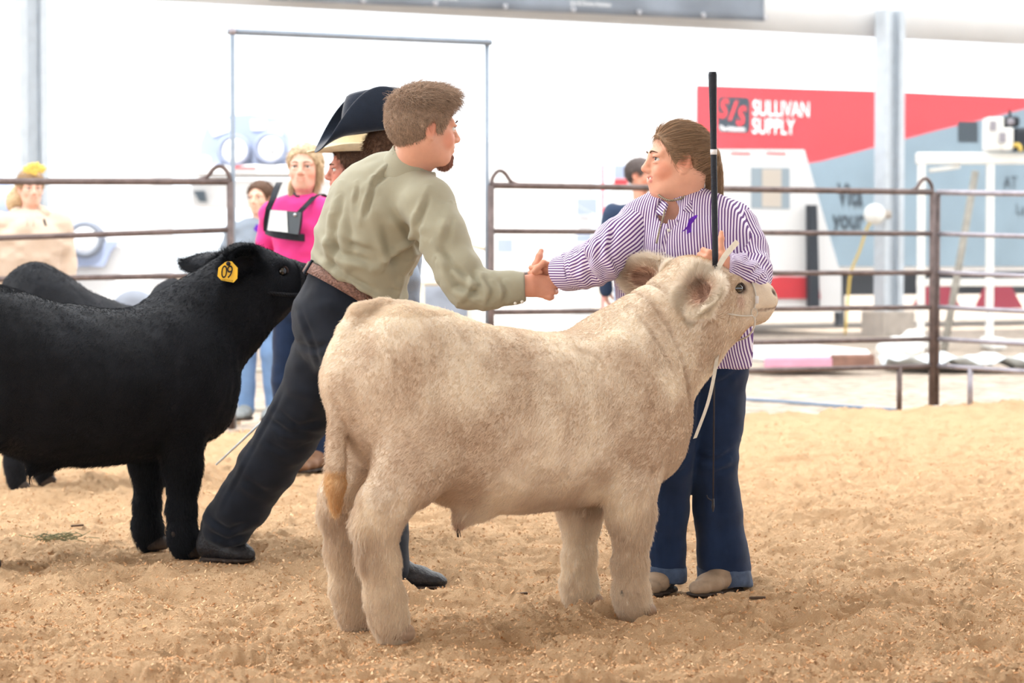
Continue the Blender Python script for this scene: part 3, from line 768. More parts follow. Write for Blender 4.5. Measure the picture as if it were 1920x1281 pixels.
def hand(wrist, d, n, t, size=1.0, curl=(.5, .5, .5), thumb=None, h=.0026, spread=1.0, fcurl=None):
    """d: towards the fingers, n: the way the palm faces, t: thumb side. fcurl: curls per finger"""
    d = unit(d); t = unit(t - (np.asarray(t) @ d) * d); n = unit(np.asarray(n) - (np.asarray(n) @ d) * d - (np.asarray(n) @ t) * t); z = size
    f = Field(wrist - .21 * z, wrist + .21 * z, h)
    f.cone(wrist - d * .05 * z, wrist + d * .01 * z, .029 * z, .027 * z, 0, side=t, flat=.75)
    f.cone(wrist, wrist + d * .075 * z, .030 * z, .038 * z, .02 * z, side=t, flat=.50, flatb=.36)
    f.ell(wrist + d * .035 * z + t * .022 * z + n * .010 * z, (.03 * z, .018 * z, .016 * z), [d, t, n], .015 * z)
    tips = []
    for i, (o, ln, r, up) in enumerate(((.0305, .074, .0092, -.004), (.0105, .082, .0096, 0), (-.0105, .075, .0090, -.003), (-.0295, .060, .0080, -.009))):
        b = wrist + d * (.088 + up) * z + t * o * z; cu = curl if fcurl is None else fcurl[i]
        a = 0.0; p = b - d * .012 * z; pts = [p, b]; rr = [r * 1.05 * z, r * 1.05 * z]; dd = unit(d + t * o * 2.0 * spread)
        for k, q in enumerate((.45, .32, .26)):
            a += cu[k]; b = b + (dd * math.cos(a) + n * math.sin(a)) * ln * q * z; pts.append(b); rr.append(r * (.97, .90, .78)[k] * z)
        f.chain(pts, rr, k=.006 * z); f.ell(pts[1] - n * .002 * z, r * 1.12 * z, k=.008 * z); tips.append(b)
    tb = wrist + d * .022 * z + t * .026 * z + n * .008 * z
    th = thumb or ((d * .62 + t * .75 + n * .25), (d * .95 + t * .2 + n * .3))
    p1 = tb + unit(th[0]) * .042 * z; p2 = p1 + unit(th[1]) * .034 * z; p3 = p2 + unit(np.asarray(th[1]) + n * .25) * .022 * z
    f.chain([tb, p1, p2, p3], [.0155 * z, .0118 * z, .0105 * z, .0085 * z], k=.008 * z); tips.append(p3)
    return f.mesh(1) + (tips, dict(d=d, t=t, n=n))
def boot(root, heel, toe_dir, length, m_up, m_sole, name='boot', shaft=.12, width=.047, pitch=0.0, pointy=1.0, h=.006):
    """heel: ground point under the heel"""
    d = unit(V(toe_dir[0], toe_dir[1], 0)); s = np.cross(V(0, 0, 1), d); dz = V(0, 0, 1)
    def X(a, b, c):
        ca, sa = math.cos(pitch), math.sin(pitch); return heel + d * (a * ca - c * sa) + s * b + dz * (a * sa + c * ca)
    f = Field(heel - .16 + V(0, 0, .05) - .2 * 0, heel + length * 1.15 + .2, h)
    lo = np.minimum.reduce([X(-.09, 0, -.03), X(length * 1.1, 0, -.03), X(0, 0, shaft + .1)]) - .08; hi = np.maximum.reduce([X(-.09, 0, 0), X(length * 1.1, 0, .1), X(0, 0, shaft + .1)]) + .08
    f = Field(lo, hi, h); l = length
    f.chain([X(.0, 0, .055), X(l * .3, 0, .055), X(l * .62, 0, .040), X(l * .88, 0, .030), X(l * .97, 0, .026)], [width * .9, width * .92, width, width * .74 * pointy, width * .42 * pointy], k=.02, side=s, flat=[1.0, 1.0, .72, .62, .7])
    f.chain([X(.02, 0, .07), X(.035, 0, shaft)], [width * 1.05, width * 1.15], k=.03)
    f.half(X(0, 0, .012), X(0, 0, -1) - X(0, 0, 0), .004)
    o = obj(name, f.mesh(1), m_up, root)
    g = Field(lo, hi, h)
    g.chain([X(.0, 0, .012), X(l * .35, 0, .012), X(l * .65, 0, .012), X(l * .9, 0, .012), X(l * .98, 0, .012)], [width * .92, width * .9, width * 1.06, width * .80 * pointy, width * .5 * pointy], k=.02, side=s, flat=.3)
    g.chain([X(-.012, 0, .0), X(.045, 0, .0)], [width * .85, width * .85], k=.004, side=s, flat=.5)
    g.half(X(0, 0, .016), X(0, 0, 1) - X(0, 0, 0), .003); g.half(X(0, 0, -.014), X(0, 0, -1) - X(0, 0, 0), .003)
    obj('sole', g.mesh(1), m_sole, o); return o
def cloth(name, base, var=.06, rough=.85, bump=.25, bscale=300, vscale=6, sheen=.15):
    return mat(name, base, rough, var, vscale, bump, bscale, sheen=sheen, spec=.2)
def core_tubes(paths):
    out = []
    for pts, r in paths:
        m = MB(); m.tube(spline(pts, 8), r, 10, cap=False); out.append(m.m)
    return out
# ================================================================== the judge in the olive shirt
M_olive = cloth('olive cotton shirt', rgb(156, 152, 132), .04, bump=.15, bscale=500)
M_jean_blk = cloth('black denim', rgb(26, 31, 41), .18, bump=.3, bscale=700, vscale=14)
M_jean_blu = cloth('dark blue denim', rgb(28, 44, 72), .2, bump=.3, bscale=700, vscale=12)
M_belt = mat('tooled leather belt', rgb(128, 96, 84), .6, .45, 130, .8, 120)
M_buttonw = mat('white button', rgb(225, 222, 212), .3)
def chain_px(f, items, k=.04, side=None, flat=1.0):
    f.chain([P(a, b, c) for a, b, c, r in items], [R(r, c) for a, b, c, r in items], k=k, side=side, flat=flat)
def build_judge():
    root = empty('person', V(*P(640, 590, 8.95)[:2], 0), 'person in olive shirt and black jeans leaning in to shake hands', 'person')
    fw = unit(V(.82, .57, 0)); rt = unit(V(.57, -.82, 0))
    skin = lin((214, 160, 136))
    # --- shirt
    f = Field(P(560, 600, 9.4) - V(.02, 1.3, .12), P(1010, 240, 9.4) + V(.05, .1, .1), .0075)
    tor = [(684, 548, 8.92, 92), (678, 500, 8.92, 98), (690, 445, 8.90, 103), (708, 398, 8.86, 102), (724, 368, 8.82, 86), (742, 345, 8.80, 62)]
    f.chain([P(a, b, c) for a, b, c, r in tor], [R(r, c) for a, b, c, r in tor], k=.05, side=rt, flat=.86)
    f.ell(P(656, 515, 8.96), (.125, .11, .09), k=.06)                  # shirt bloused over the belt
    f.chain([P(752, 330, 8.78), P(800, 380, 8.66)], [R(36, 8.7), R(50, 8.66)], k=.05)
    f.chain([P(728, 335, 8.84), P(680, 362, 9.0)], [R(36, 8.9), R(44, 9)], k=.05)
    arm = [(802, 385, 8.64, 51), (832, 450, 8.58, 46), (858, 505, 8.54, 42), (878, 540, 8.52, 37), (915, 544, 8.50, 33), (955, 540, 8.49, 30), (984, 538, 8.48, 28)]
    chain_px(f, arm, .03)
    larm = [(682, 362, 9.0, 44), (720, 440, 9.16, 38), (742, 500, 9.12, 33), (770, 450, 8.98, 26)]
    chain_px(f, larm, .03)
    f.half(P(700, 553, 8.9), V(.12, 0, -1) + V(-.62, 0, 0), .012) if False else None
    wst = P(640, 527, 8.90); wn = unit(V(-.50, -.10, -.85)); 
    # hem: cut below the belt line, which dips towards the front
    sl = (slice(None),) * 3; x, y, z = f._xyz(sl); cx = P(985, 541, 8.48)
    d = ((x - wst[0]) * wn[0] + (y - wst[1]) * wn[1] + (z - wst[2]) * wn[2])
    d = np.where(x > P(830, 500, 8.55)[0], -1, d).astype(np.float32); f.f = np.maximum(f.f, d)
    f.half(P(986, 541, 8.48), unit(V(1, 0, .05)), .004)
    v, F = f.mesh(1); v = wrinkle(v, F, .0055, (9, 9, 13), 61); n = normals(v, F)
    for pts, w, dep in ([((738, 312), (700, 348)), 7, .010], [((702, 350), (686, 405)), 6, .010], [((672, 355), (668, 380)), 5, .006], [((805, 375), (786, 425), (783, 470)), 7, .009],
                        [((783, 455), (752, 480), (726, 500)), 9, .012], [((790, 480), (765, 520), (752, 565)), 9, .010], [((640, 370), (628, 430), (620, 500)), 9, .010],
                        [((608, 440), (640, 478), (690, 490)), 9, .010], [((600, 480), (650, 520), (700, 545)), 8, .010], [((590, 500), (640, 545), (690, 562)), 7, .008],
                        [((650, 400), (660, 470)), 10, .009], [((720, 430), (740, 500)), 11, .009], [((835, 470), (852, 500), (880, 520)), 8, .010], [((840, 500), (860, 535), (900, 552)), 8, .010],
                        [((888, 512), (900, 535), (880, 560)), 7, .010], [((912, 520), (925, 545), (918, 568)), 6, .007], [((940, 525), (950, 545), (945, 565)), 6, .007], [((850, 415), (838, 455)), 9, .008],
                        [((690, 470), (650, 455)), 8, .008], [((745, 400), (770, 440)), 11, .008]):
        v = crease(v, n, pts, 8.7, R(w * .75, 8.7), dep * 1.6)
    sh = obj('shirt', (v, F), M_olive, root)
    # cuff, with its own edge
    g = Field(P(935, 580, 8.6) - .08, P(1000, 500, 8.6) + .08, .004); g.cone(P(962, 542, 8.49), P(989, 540, 8.48), R(29, 8.5), R(28.5, 8.5)); g.cone(P(950, 542, 8.49), P(1010, 540, 8.48), R(23, 8.5), R(23, 8.5), sub=True)
    g.half(P(991, 541, 8.48), (1, 0, .06), .003); g.half(P(958, 541, 8.48), (-1, 0, -.06), .003); cu = obj('cuff', g.mesh(1), M_olive, sh)
    for px, py in ((979, 566), (966, 569)):
        m = MB(); m.lathe(P(px, py, 8.445), [(0, .004), (.0055, .003), (.006, 0)], (0.1, -1, -.4), 12); obj('button', m.m, M_buttonw, cu)
    # collar
    hc = P(797, 240, 8.70); nb = P(770, 312, 8.76); nd = unit(P(790, 262, 8.72) - nb)
    s_ax = np.cross(nd, fw); pts = []; 
    g = Field(nb - .16, nb + .17, .0045); g.cone(nb - nd * .03, nb + nd * .035, R(58, 8.7), R(46, 8.7)); g.cone(nb - nd * .06, nb + nd * .09, R(46, 8.7), R(41, 8.7), sub=True)
    g.half(nb + nd * .035, nd + fw * .25, .004); g.half(nb - nd * .05, -nd, .004); g.ell(nb + fw * .11 + nd * .02, (.07, .07, .07), sub=True, k=.01)
    obj('collar', g.mesh(1), M_olive, sh)
    # yoke seam
    m = MB(); 
    # --- head
    hf = unit(V(math.cos(math.radians(25)), math.sin(math.radians(25)), -.05)); s = 1.14; fwh, lfh, uh = basis(hf, (.03, 0, 1))
    v1, F1, c1, L = head(root, hc, hf, (.03, 0, 1), s, skin, nb, R(37, 8.7), lips=skin * [.75, .5, .5])
    hcol = lin((168, 144, 124))
    o, hv, hF, _ = hair_cap(root, L, s, fwh, lfh, uh, hcol * .8, thick=.012, low=-.062, extra=lambda f, L, A: (f.cone(L(.012, -.074, .03), L(.014, -.071, -.012), .013, .008, .01), f.cone(L(.012, .074, .03), L(.014, .071, -.012), .013, .008, .01), f.ell(L(.02, 0, .105), np.array([.075, .06, .022]) * s, A, .02)))
    q = lambda p: ((p - hc) @ uh) / s
    hair_strands(o, hv, hF, 15000, lambda p, n: (unit_rows(n * .55 + uh * .1 - uh * .9 * (1 - sstep(q(p), -.02, .07))[:, None] + fwh * .45 * sstep(q(p), .05, .1)[:, None] + .3 * RNG.normal(0, 1, p.shape)), unit_rows(n * .2 + fwh * .5 - uh * .6 + .35 * RNG.normal(0, 1, p.shape))),
                 lambda p: .010 + .042 * sstep(q(p), .03, .10), hcol, .0008)
    # goatee
    g = Field(L(.06, 0, -.09) - .07 * s, L(.06, 0, -.09) + .07 * s, .0035); g.ell(L(.070, 0, -.102), np.array([.027, .026, .026]) * s, [fwh, lfh, uh]); g.ell(L(.086, 0, -.083), np.array([.012, .018, .010]) * s, [fwh, lfh, uh], k=.012)
    gv, gF = g.mesh(1); gcol = lin((150, 104, 86)); ob = obj('goatee', (gv, gF), M_hairbase, root, col=np.tile(gcol, (len(gv), 1)))
    hair_strands(ob, gv, gF, 1800, lambda p, n: (unit_rows(n * .5 - uh + .3 * RNG.normal(0, 1, p.shape)),) * 2, lambda p: .010 + 0 * p[:, 0], gcol, .0006)
    # --- hand that shakes
    w = P(988, 536, 8.475)
    v2, F2, _, _ = hand(w, V(.86, .12, -.08), V(.05, 1, .0), V(.10, 0, 1), 1.08, thumb=(V(.12, .10, 1), V(.35, .30, .85)), fcurl=[(.75, .95, .7), (.95, 1.0, .7), (1.1, 1.0, .7), (1.2, 1.0, .7)])
    hw = P(775, 448, 8.97); v3, F3, _, _ = hand(hw, V(.7, .1, -.3), V(0, 1, 0), V(0, 0, 1), 1.0, h=.004)
    nrm = np.tile(skin * [1.0, .90, .86], (len(v2), 1)); nrm3 = np.tile(skin, (len(v3), 1))
    ct = core_tubes([([nb, P(735, 330, 8.82), P(690, 440, 8.92), P(655, 560, 8.95)], .06), ([P(735, 330, 8.82), P(802, 385, 8.64), P(875, 540, 8.52), w], .026), ([P(735, 330, 8.82), P(672, 352, 9), P(742, 500, 9.12), hw], .026)])
    bv, bF = join([(v1, F1), (v2, F2), (v3, F3)] + ct); bc = np.tile(skin, (len(bv), 1)); bc[:len(v1)] = c1; bc[len(v1):len(v1) + len(v2)] = nrm
    obj('body', (bv, bF), M_skin, root, col=bc)
    # --- jeans
    f = Field(P(335, 1090, 9.6) - V(.05, 1.35, .05), P(850, 500, 9.6) + V(.05, .1, .05), .0085)
    hip = [(650, 548, 8.93, 84), (640, 590, 8.95, 90), (640, 625, 8.97, 86)]
    f.chain([P(a, b, c) for a, b, c, r in hip], [R(r, c) for a, b, c, r in hip], k=.04, side=rt, flat=.9)
    f.ell(P(618, 612, 8.98), R(60, 9), k=.06)
    ll = [(628, 640, 9.04, 76), (602, 705, 9.10, 66), (572, 765, 9.16, 58), (540, 815, 9.20, 54), (500, 875, 9.26, 53), (455, 945, 9.32, 50), (432, 975, 9.36, 45), (424, 988, 9.37, 45)]
    rl = [(662, 640, 8.90, 74), (690, 730, 8.84, 64), (712, 830, 8.74, 54), (722, 940, 8.63, 45), (722, 1040, 8.56, 42), (722, 1066, 8.55, 43)]
    chain_px(f, ll, .03); chain_px(f, rl, .03)
    f.half(P(648, 528, 8.93), V(.50, .10, .85), .006)
    f.half(P(402, 1050, 9.37), V(-.15, 0, -1), .004) if False else None
    v, F = f.mesh(1); v = wrinkle(v, F, .006, (9, 9, 15), 71); n = normals(v, F)
    for pts, w_, dep in ([((560, 640), (600, 650), (625, 640)), 6, .008], [((520, 770), (560, 800), (600, 790)), 7, .010], [((510, 790), (545, 812), (590, 812)), 6, .008], [((500, 830), (540, 850)), 6, .007], [((450, 900), (490, 925)), 8, .008], [((385, 985), (420, 1005), (450, 990)), 6, .010], [((380, 1010), (415, 1025), (448, 1015)), 6, .010], [((575, 580), (600, 640), (612, 700)), 5, .005], [((530, 740), (470, 850), (410, 960)), 4, .004]):
        v = crease(v, n, pts, 9.1, R(w_, 9.1), dep)
    jn = obj('jeans', (v, F), M_jean_blk, root)
    # belt along the waist
    bc_ = P(650, 545, 8.93); bn = unit(V(.50, .10, .85)); e1 = unit(rt - (rt @ bn) * bn); e2 = np.cross(bn, e1); ring = []
    for t in np.linspace(0, 2 * math.pi, 49): ring.append(bc_ + e1 * math.cos(t) * R(95, 8.93) + e2 * math.sin(t) * R(87, 8.93))
    m = MB(); ring = np.array(ring); out = unit_rows(ring - bc_); m.strip(ring, bn * .021, .006, out); b = obj('belt', m.m, M_belt, root)
    for t in (3.6, 4.6, 2.4):
        c = bc_ + e1 * math.cos(t) * R(97, 8.93) + e2 * math.sin(t) * R(89, 8.93); o_ = unit(c - bc_); m = MB(); m.box(c, (.016, .009, .058), [np.cross(o_, bn), o_, bn], .002); obj('belt_loop', m.m, M_jean_blk, jn)
    # --- boots
    boot(root, G(396, 1050) , V(1, -.5, 0), .18, M_boot_blk, M_sole, shaft=.13, width=.062)
    boot(root, G(716, 1104), V(1, -.04, 0), .225, M_boot_blk, M_sole, shaft=.16, width=.052)
    return root
judge = build_judge()
# ================================================================== the exhibitor in the striped shirt
def stripe_mat():
    m = bpy.data.materials.new('purple striped cotton'); m.use_nodes = True; nt = m.node_tree; N = nt.nodes; L = nt.links
    b = N['Principled BSDF']; b.inputs['Roughness'].default_value = .85; b.inputs['Specular IOR Level'].default_value = .2
    a = N.new('ShaderNodeAttribute'); a.attribute_name = 'stripe'
    fr = N.new('ShaderNodeMath'); fr.operation = 'FRACT'; L.new(a.outputs['Fac'], fr.inputs[0])
    sb = N.new('ShaderNodeMath'); sb.operation = 'SUBTRACT'; sb.inputs[1].default_value = .5; L.new(fr.outputs[0], sb.inputs[0])
    ab = N.new('ShaderNodeMath'); ab.operation = 'ABSOLUTE'; L.new(sb.outputs[0], ab.inputs[0])
    cr = N.new('ShaderNodeValToRGB'); e = cr.color_ramp.elements; e[0].position = .20; e[0].color = rgb(98, 62, 122); e[1].position = .27; e[1].color = rgb(226, 218, 232)
    L.new(ab.outputs[0], cr.inputs['Fac']); L.new(cr.outputs['Color'], b.inputs['Base Color'])
    return m
M_stripe = stripe_mat()
M_purple = mat('purple satin ribbon', rgb(92, 28, 168), .35, .05, 20)
M_bead = mat('pewter beads', rgb(150, 140, 122), .3, .3, 200, metal=.8)
M_stickblk = mat('black stick grip', rgb(28, 32, 42), .45, .1, 30, .3, 200)
M_stickdk = mat('dark stick shaft', rgb(50, 46, 48), .4)
M_tape = mat('white tape band', rgb(225, 225, 228), .5)
M_leadw = mat('white leather lead', rgb(226, 220, 206), .6, .08, 60, .2, 200)
M_denimcuff = cloth('worn denim cuff', rgb(72, 86, 110), .3, bump=.4, bscale=500, vscale=30)
PER = .0088
def build_girl():
    root = empty('person', V(*P(1305, 640, 8.45)[:2], 0), 'person in purple striped shirt smiling and holding a tall stick', 'person')
    skin = lin((222, 166, 140))
    tf = unit(V(-.28, -1, 0)); sd = unit(V(1, -.28, 0))               # torso faces the viewer, a little to the left; sd: towards her left arm
    # --- shirt body
    f = Field(P(1100, 720, 8.75) - V(0, .85, .02), P(1480, 330, 8.8) + V(0, .25, .02), .0075)
    tor = [(1290, 700, 8.47, 118), (1285, 640, 8.46, 118), (1284, 570, 8.45, 120), (1284, 500, 8.44, 121), (1284, 450, 8.44, 116), (1282, 420, 8.45, 98)]
    f.chain([P(a, b, c) for a, b, c, r in tor], [R(r, c) for a, b, c, r in tor], k=.05, side=sd, flat=.68)
    chain_px(f, [(1268, 396, 8.47, 46), (1200, 422, 8.43, 44)], .05); chain_px(f, [(1282, 396, 8.48, 46), (1372, 422, 8.52, 46)], .05)
    f.ell(P(1290, 480, 8.36), (.17, .10, .11), k=.06)
    f.half(P(1290, 690, 8.45), (0, 0, -1), .005)
    nb = P(1270, 385, 8.46); hc = P(1272, 302, 8.42)
    f.cone(nb - V(0, 0, .06), nb + V(-.01, -.02, .10), R(41, 8.4), R(44, 8.4), .01, True)
    f.ell(P(1252, 398, 8.36), (.040, .07, .05), k=.01, sub=True)         # open neck
    v, F = f.mesh(1); v = wrinkle(v, F, .0045, (10, 10, 7), 81); n = normals(v, F)
    for pts, w, dep in ([((1180, 440), (1172, 500), (1180, 560)), 8, .010], [((1205, 430), (1195, 500)), 9, .007], [((1360, 430), (1345, 480), (1330, 520)), 8, .009], [((1330, 450), (1310, 500)), 9, .006], [((1250, 420), (1235, 520)), 10, .006], [((1185, 520), (1220, 560)), 8, .008]):
        v = crease(v, n, pts, 8.3, R(w, 8.3), dep)
    o = P(1245, 450, 8.4); q = (v - o); s = q @ sd; st = (s + .10 * q[:, 2] * sstep(s, -.02, .10) + .006 * vnoise(v * 9, 5)) / PER
    sh = obj('shirt', (v, F), M_stripe, root, attr={'stripe': st})
    def sleeve(items, e1, seed, folds, cut=None, name='sleeve'):
        pts = [P(a, b, c) for a, b, c, r in items]; rs = [R(r, c) for a, b, c, r in items]
        lo = np.min(pts, 0) - .14; hi = np.max(pts, 0) + .14; f = Field(lo, hi, .0065); f.chain(pts, rs, k=.03)
        if cut is not None: f.half(cut[0], cut[1], .004)
        v, F = f.mesh(1); v = wrinkle(v, F, .005, (14, 14, 14), seed); n = normals(v, F)
        for p_, w, dep in folds: v = crease(v, n, p_, 8.35, R(w, 8.35), dep)
        best = np.full(len(v), 9.); ang = np.zeros(len(v)); e = np.asarray(e1, float)
        for a, b in zip(pts[:-1], pts[1:]):
            w_ = unit(b - a); e = unit(e - (e @ w_) * w_); e2 = np.cross(w_, e); d, t = segdist(v, a, b); p = v - a - t[:, None] * (b - a)
            an = np.arctan2(p @ e2, p @ e); m = d < best; ang[m] = an[m]; best = np.minimum(best, d)
        return obj(name, (v, F), M_stripe, sh, attr={'stripe': ang * .062 / PER})
    sleeve([(1192, 432, 8.42, 47), (1160, 462, 8.36, 46), (1128, 488, 8.30, 41), (1100, 500, 8.34, 37), (1070, 508, 8.42, 33), (1052, 513, 8.46, 31)], (0, -1, 0), 91,
           ([((1150, 430), (1140, 470), (1160, 510)), 6, .011], [((1125, 450), (1118, 485), (1135, 525)), 6, .011], [((1105, 462), (1098, 500), (1108, 535)), 6, .010], [((1085, 480), (1078, 510)), 6, .007]), (P(1060, 512, 8.45), (-1, 0, -.25)))
    sleeve([(1376, 436, 8.50, 50), (1394, 475, 8.44, 46), (1404, 512, 8.34, 41), (1398, 528, 8.26, 38), (1380, 511, 8.17, 33), (1364, 502, 8.13, 29)], (0, -1, .3), 92,
           ([((1420, 500), (1395, 515), (1370, 505)), 6, .010], [((1425, 520), (1400, 535), (1372, 528)), 6, .010], [((1412, 470), (1390, 490)), 6, .009], [((1360, 440), (1372, 480)), 7, .008]), (P(1363, 502, 8.13), (-1, -.2, .3)))
    # turned-back cuff
    a, b = P(1082, 508, 8.39), P(1055, 513, 8.455); g = Field(np.minimum(a, b) - .1, np.maximum(a, b) + .1, .0045); g.cone(a, b, R(36, 8.4), R(35, 8.4)); w_ = unit(b - a)
    g.cone(a - w_ * .05, b + w_ * .06, R(28, 8.4), R(30, 8.4), sub=True); g.half(b, w_ + V(0, 0, -.25), .003); g.half(a - w_ * .01, -w_, .003); gv, gF = g.mesh(1)
    q = gv - a; obj('cuff', (gv, gF), M_stripe, sh, attr={'stripe': np.arctan2(q @ np.cross(w_, V(0, 0, 1)), -q[:, 1] * 0 + q[:, 2]) * .064 / PER})
    # collar wings
    for pts in ([(1250, 380, 8.34), (1236, 372, 8.40), (1215, 380, 8.44), (1222, 398, 8.36), (1243, 402, 8.31)], [(1283, 392, 8.30), (1316, 352, 8.40), (1333, 362, 8.44), (1326, 384, 8.37), (1304, 402, 8.305)]):
        p = np.array([P(*a) for a in pts]); nn = unit(np.cross(p[2] - p[0], p[3] - p[1])); nn = nn if nn[1] < 0 else -nn; m = MB(); m.prism(p, -nn * .010)
        vv, FF = m.m; obj('collar', (vv, FF), M_stripe, sh, smooth=False, attr={'stripe': ((vv - p[0]) @ unit(V(.75, 0, .66))) / PER})
    # placket and buttons
    pl = spline([P(1262, 412, 8.30), P(1252, 450, 8.285), P(1244, 500, 8.27), P(1238, 560, 8.27)], 14); m = MB(); m.strip(pl + V(0, -.004, 0), V(.016, 0, 0), .008, V(0, 1, 0)); vv, FF = m.m
    obj('placket', (vv, FF), M_stripe, sh, smooth=False, attr={'stripe': ((vv - pl[0])[:, 0] + .16 * (vv - pl[0])[:, 2]) / PER})
    for px, py in ((1254, 432), (1247, 475), (1240, 520)):
        m = MB(); m.lathe(P(px, py, 8.272), [(0, .004), (.005, .003), (.0055, 0)], (0, -1, 0), 12); obj('button', m.m, M_buttonw, sh)
    # ribbon pin
    rb = lambda pts, w: MB().strip(spline([P(a, b, 8.245 + c) for a, b, c in pts], 14), V(R(w, 8.3), 0, R(w * .5, 8.3)), .003, V(0, 1, 0)).m
    r_ = obj('ribbon_pin', join_any([rb([(1281, 434, .004), (1291, 424, .002), (1302, 410, 0), (1304, 406, .002), (1299, 406, .004), (1295, 413, .004), (1292, 424, .006), (1292, 437, .006)], 4.2)]), M_purple, root, smooth=False); tag(r_, 'purple awareness ribbon')
    # --- head
    hf = unit(V(-math.cos(math.radians(12)), -math.sin(math.radians(12)), .02)); s = 1.09; fwh, lfh, uh = basis(hf, (0, 0, 1))
    v1, F1, c1, L = head(root, hc, hf, (0, 0, 1), s, skin, nb, R(40, 8.4), female=True, smile=1.0, lips=lin((190, 100, 96)), chest=P(1268, 425, 8.46), ear_f=.018, bk=.022, gaze=fwh + V(0, -.45, .05))
    m = MB(); m.box(L(.091, 0, -.0595), np.array([.012, .040, .0085]) * s, [fwh, lfh, uh], .001); obj('teeth', m.m, M_buttonw, root)
    hcol = lin((150, 122, 96))
    tie = L(-.092, 0, .045)
    def bun(f, L, A): f.cone(L(-.05, 0, .03), tie, .05 * s, .020 * s, .03); f.cone(L(.0, -.073, .03), L(-.03, -.07, -.03), .015, .015, .02)
    o, hv, hF, _ = hair_cap(root, L, s, fwh, lfh, uh, hcol * .85, thick=.008, low=-.066, extra=bun, bk=.022)
    def dirs(p, n):
        d = unit_rows(tie - p); d = unit_rows(d - (d * n).sum(1)[:, None] * n + n * .05); d2 = unit_rows(tie - p); return d, unit_rows(d * .5 + d2 * .5)
    hair_strands(o, hv, hF, 9000, dirs, lambda p: np.clip(.8 * np.linalg.norm(tie - p, axis=1), .01, .07), hcol * 1.05, .0006, var=.3)
    m = MB(); m.lathe(tie - fwh * .002, [(.012, -.01), (.019, -.007), (.021, 0), (.019, .007), (.012, .01)], -fwh, 16); obj('hair_tie', m.m, M_boot_blk, root)
    # ponytail
    pt = [tie, L(-.114, -.004, .036), L(-.124, 0, -.02), L(-.120, .0, -.08), L(-.112, 0, -.135), L(-.110, 0, -.170)]
    g = Field(L(-.11, 0, -.06) - .16 * s, L(-.11, 0, -.06) + .16 * s, .005); g.chain(spline(pt, 9), [.016, .021, .024, .026, .026, .024, .021, .016, .008], k=.01, side=lfh, flat=.85)
    gv, gF = g.mesh(1); po = obj('ponytail', (gv, gF), M_hairbase, root, col=np.clip(np.tile(hcol * .85, (len(gv), 1)) * (1 + .3 * fbm(gv * [50, 50, 6], 2, 8)[:, None]), 0, 1))
    hair_strands(po, gv, gF, 3500, lambda p, n: (unit_rows(n * .12 - uh + .06 * RNG.normal(0, 1, p.shape)), unit_rows(-uh + .1 * fwh + .06 * RNG.normal(0, 1, p.shape))), lambda p: .05 + .03 * (p[:, 0] * 0 + 1), hcol * 1.1, .0006, var=.3)
    # necklace: beads on a strand, with the tail hanging down the shirt
    for i, t in enumerate(np.linspace(0, 1, 26)):
        pp = spline([P(1229, 357, 8.40), P(1238, 368, 8.36), P(1256, 376, 8.335), P(1278, 372, 8.35), P(1292, 360, 8.40)], 26)[i]
        if i == 0: m = MB()
        m.sphere(pp, .0042, n=5)
    nk_ = obj('necklace', m.m, M_bead, root)
    m = MB()
    for pp in spline([P(1246, 395, 8.305), P(1243, 410, 8.285), P(1236, 435, 8.272), P(1231, 455, 8.27)], 24): m.sphere(pp, .0038, n=5)
    obj('bead_strand', m.m, M_bead, nk_)
    # --- hands
    w1 = P(1047, 511, 8.51)
    v2, F2, _, _ = hand(w1, V(-.95, .08, -.12), V(-.05, -1, 0), V(-.15, 0, 1), .92, thumb=(V(-.70, -.50, .30), V(-.70, -.35, -.60)), fcurl=[(1.1, 1.4, .9)] * 4)
    w2 = P(1366, 502, 8.13)
    v3, F3, _, _ = hand(w2, V(-.80, -.12, .25), V(-.05, 1, -.1), V(.25, -.1, 1), .94, thumb=(V(-.30, .25, .90), V(.05, .1, 1)), fcurl=[(1.0, 1.45, 1.0)] * 4)
    ct = core_tubes([([nb, P(1282, 450, 8.45), P(1285, 600, 8.46), P(1300, 700, 8.46)], .06), ([P(1282, 420, 8.45), P(1192, 432, 8.42), P(1125, 490, 8.30), w1], .024), ([P(1282, 420, 8.45), P(1376, 436, 8.5), P(1400, 525, 8.28), w2], .024)])
    bv, bF = join([(v1, F1), (v2, F2), (v3, F3)] + ct); bc = np.tile(skin * [1, .92, .88], (len(bv), 1)); bc[:len(v1)] = c1
    obj('body', (bv, bF), M_skin, root, col=bc)
    # bracelet
    m = MB(); w_ = unit(V(-.95, .08, -.12)); e1 = unit(np.cross(w_, V(0, 1, 0))); e2 = np.cross(w_, e1)
    for t in np.linspace(0, 2 * math.pi, 22)[:-1]: m.sphere(w1 + w_ * .010 + e1 * math.cos(t) * .030 + e2 * math.sin(t) * .026, .0045, n=5)
    obj('bracelet', m.m, M_bead, root)
    # --- jeans
    f = Field(P(1150, 1130, 8.7) - V(0, .6, .0), P(1450, 600, 8.7) + V(0, .25, .02), .008)
    f.chain([P(1305, 640, 8.46), P(1306, 690, 8.46)], [R(92, 8.46), R(98, 8.46)], k=.05, side=sd, flat=.75)
    chain_px(f, [(1272, 700, 8.44, 62), (1264, 790, 8.42, 52), (1256, 870, 8.41, 44), (1250, 960, 8.46, 41), (1243, 1030, 8.50, 41), (1242, 1062, 8.52, 43)], .02)
    chain_px(f, [(1338, 700, 8.47, 62), (1338, 790, 8.46, 54), (1336, 865, 8.45, 46), (1346, 960, 8.49, 45), (1355, 1035, 8.52, 47), (1359, 1065, 8.54, 49)], .02)
    v, F = f.mesh(1); v = wrinkle(v, F, .005, (9, 9, 12), 95); n = normals(v, F)
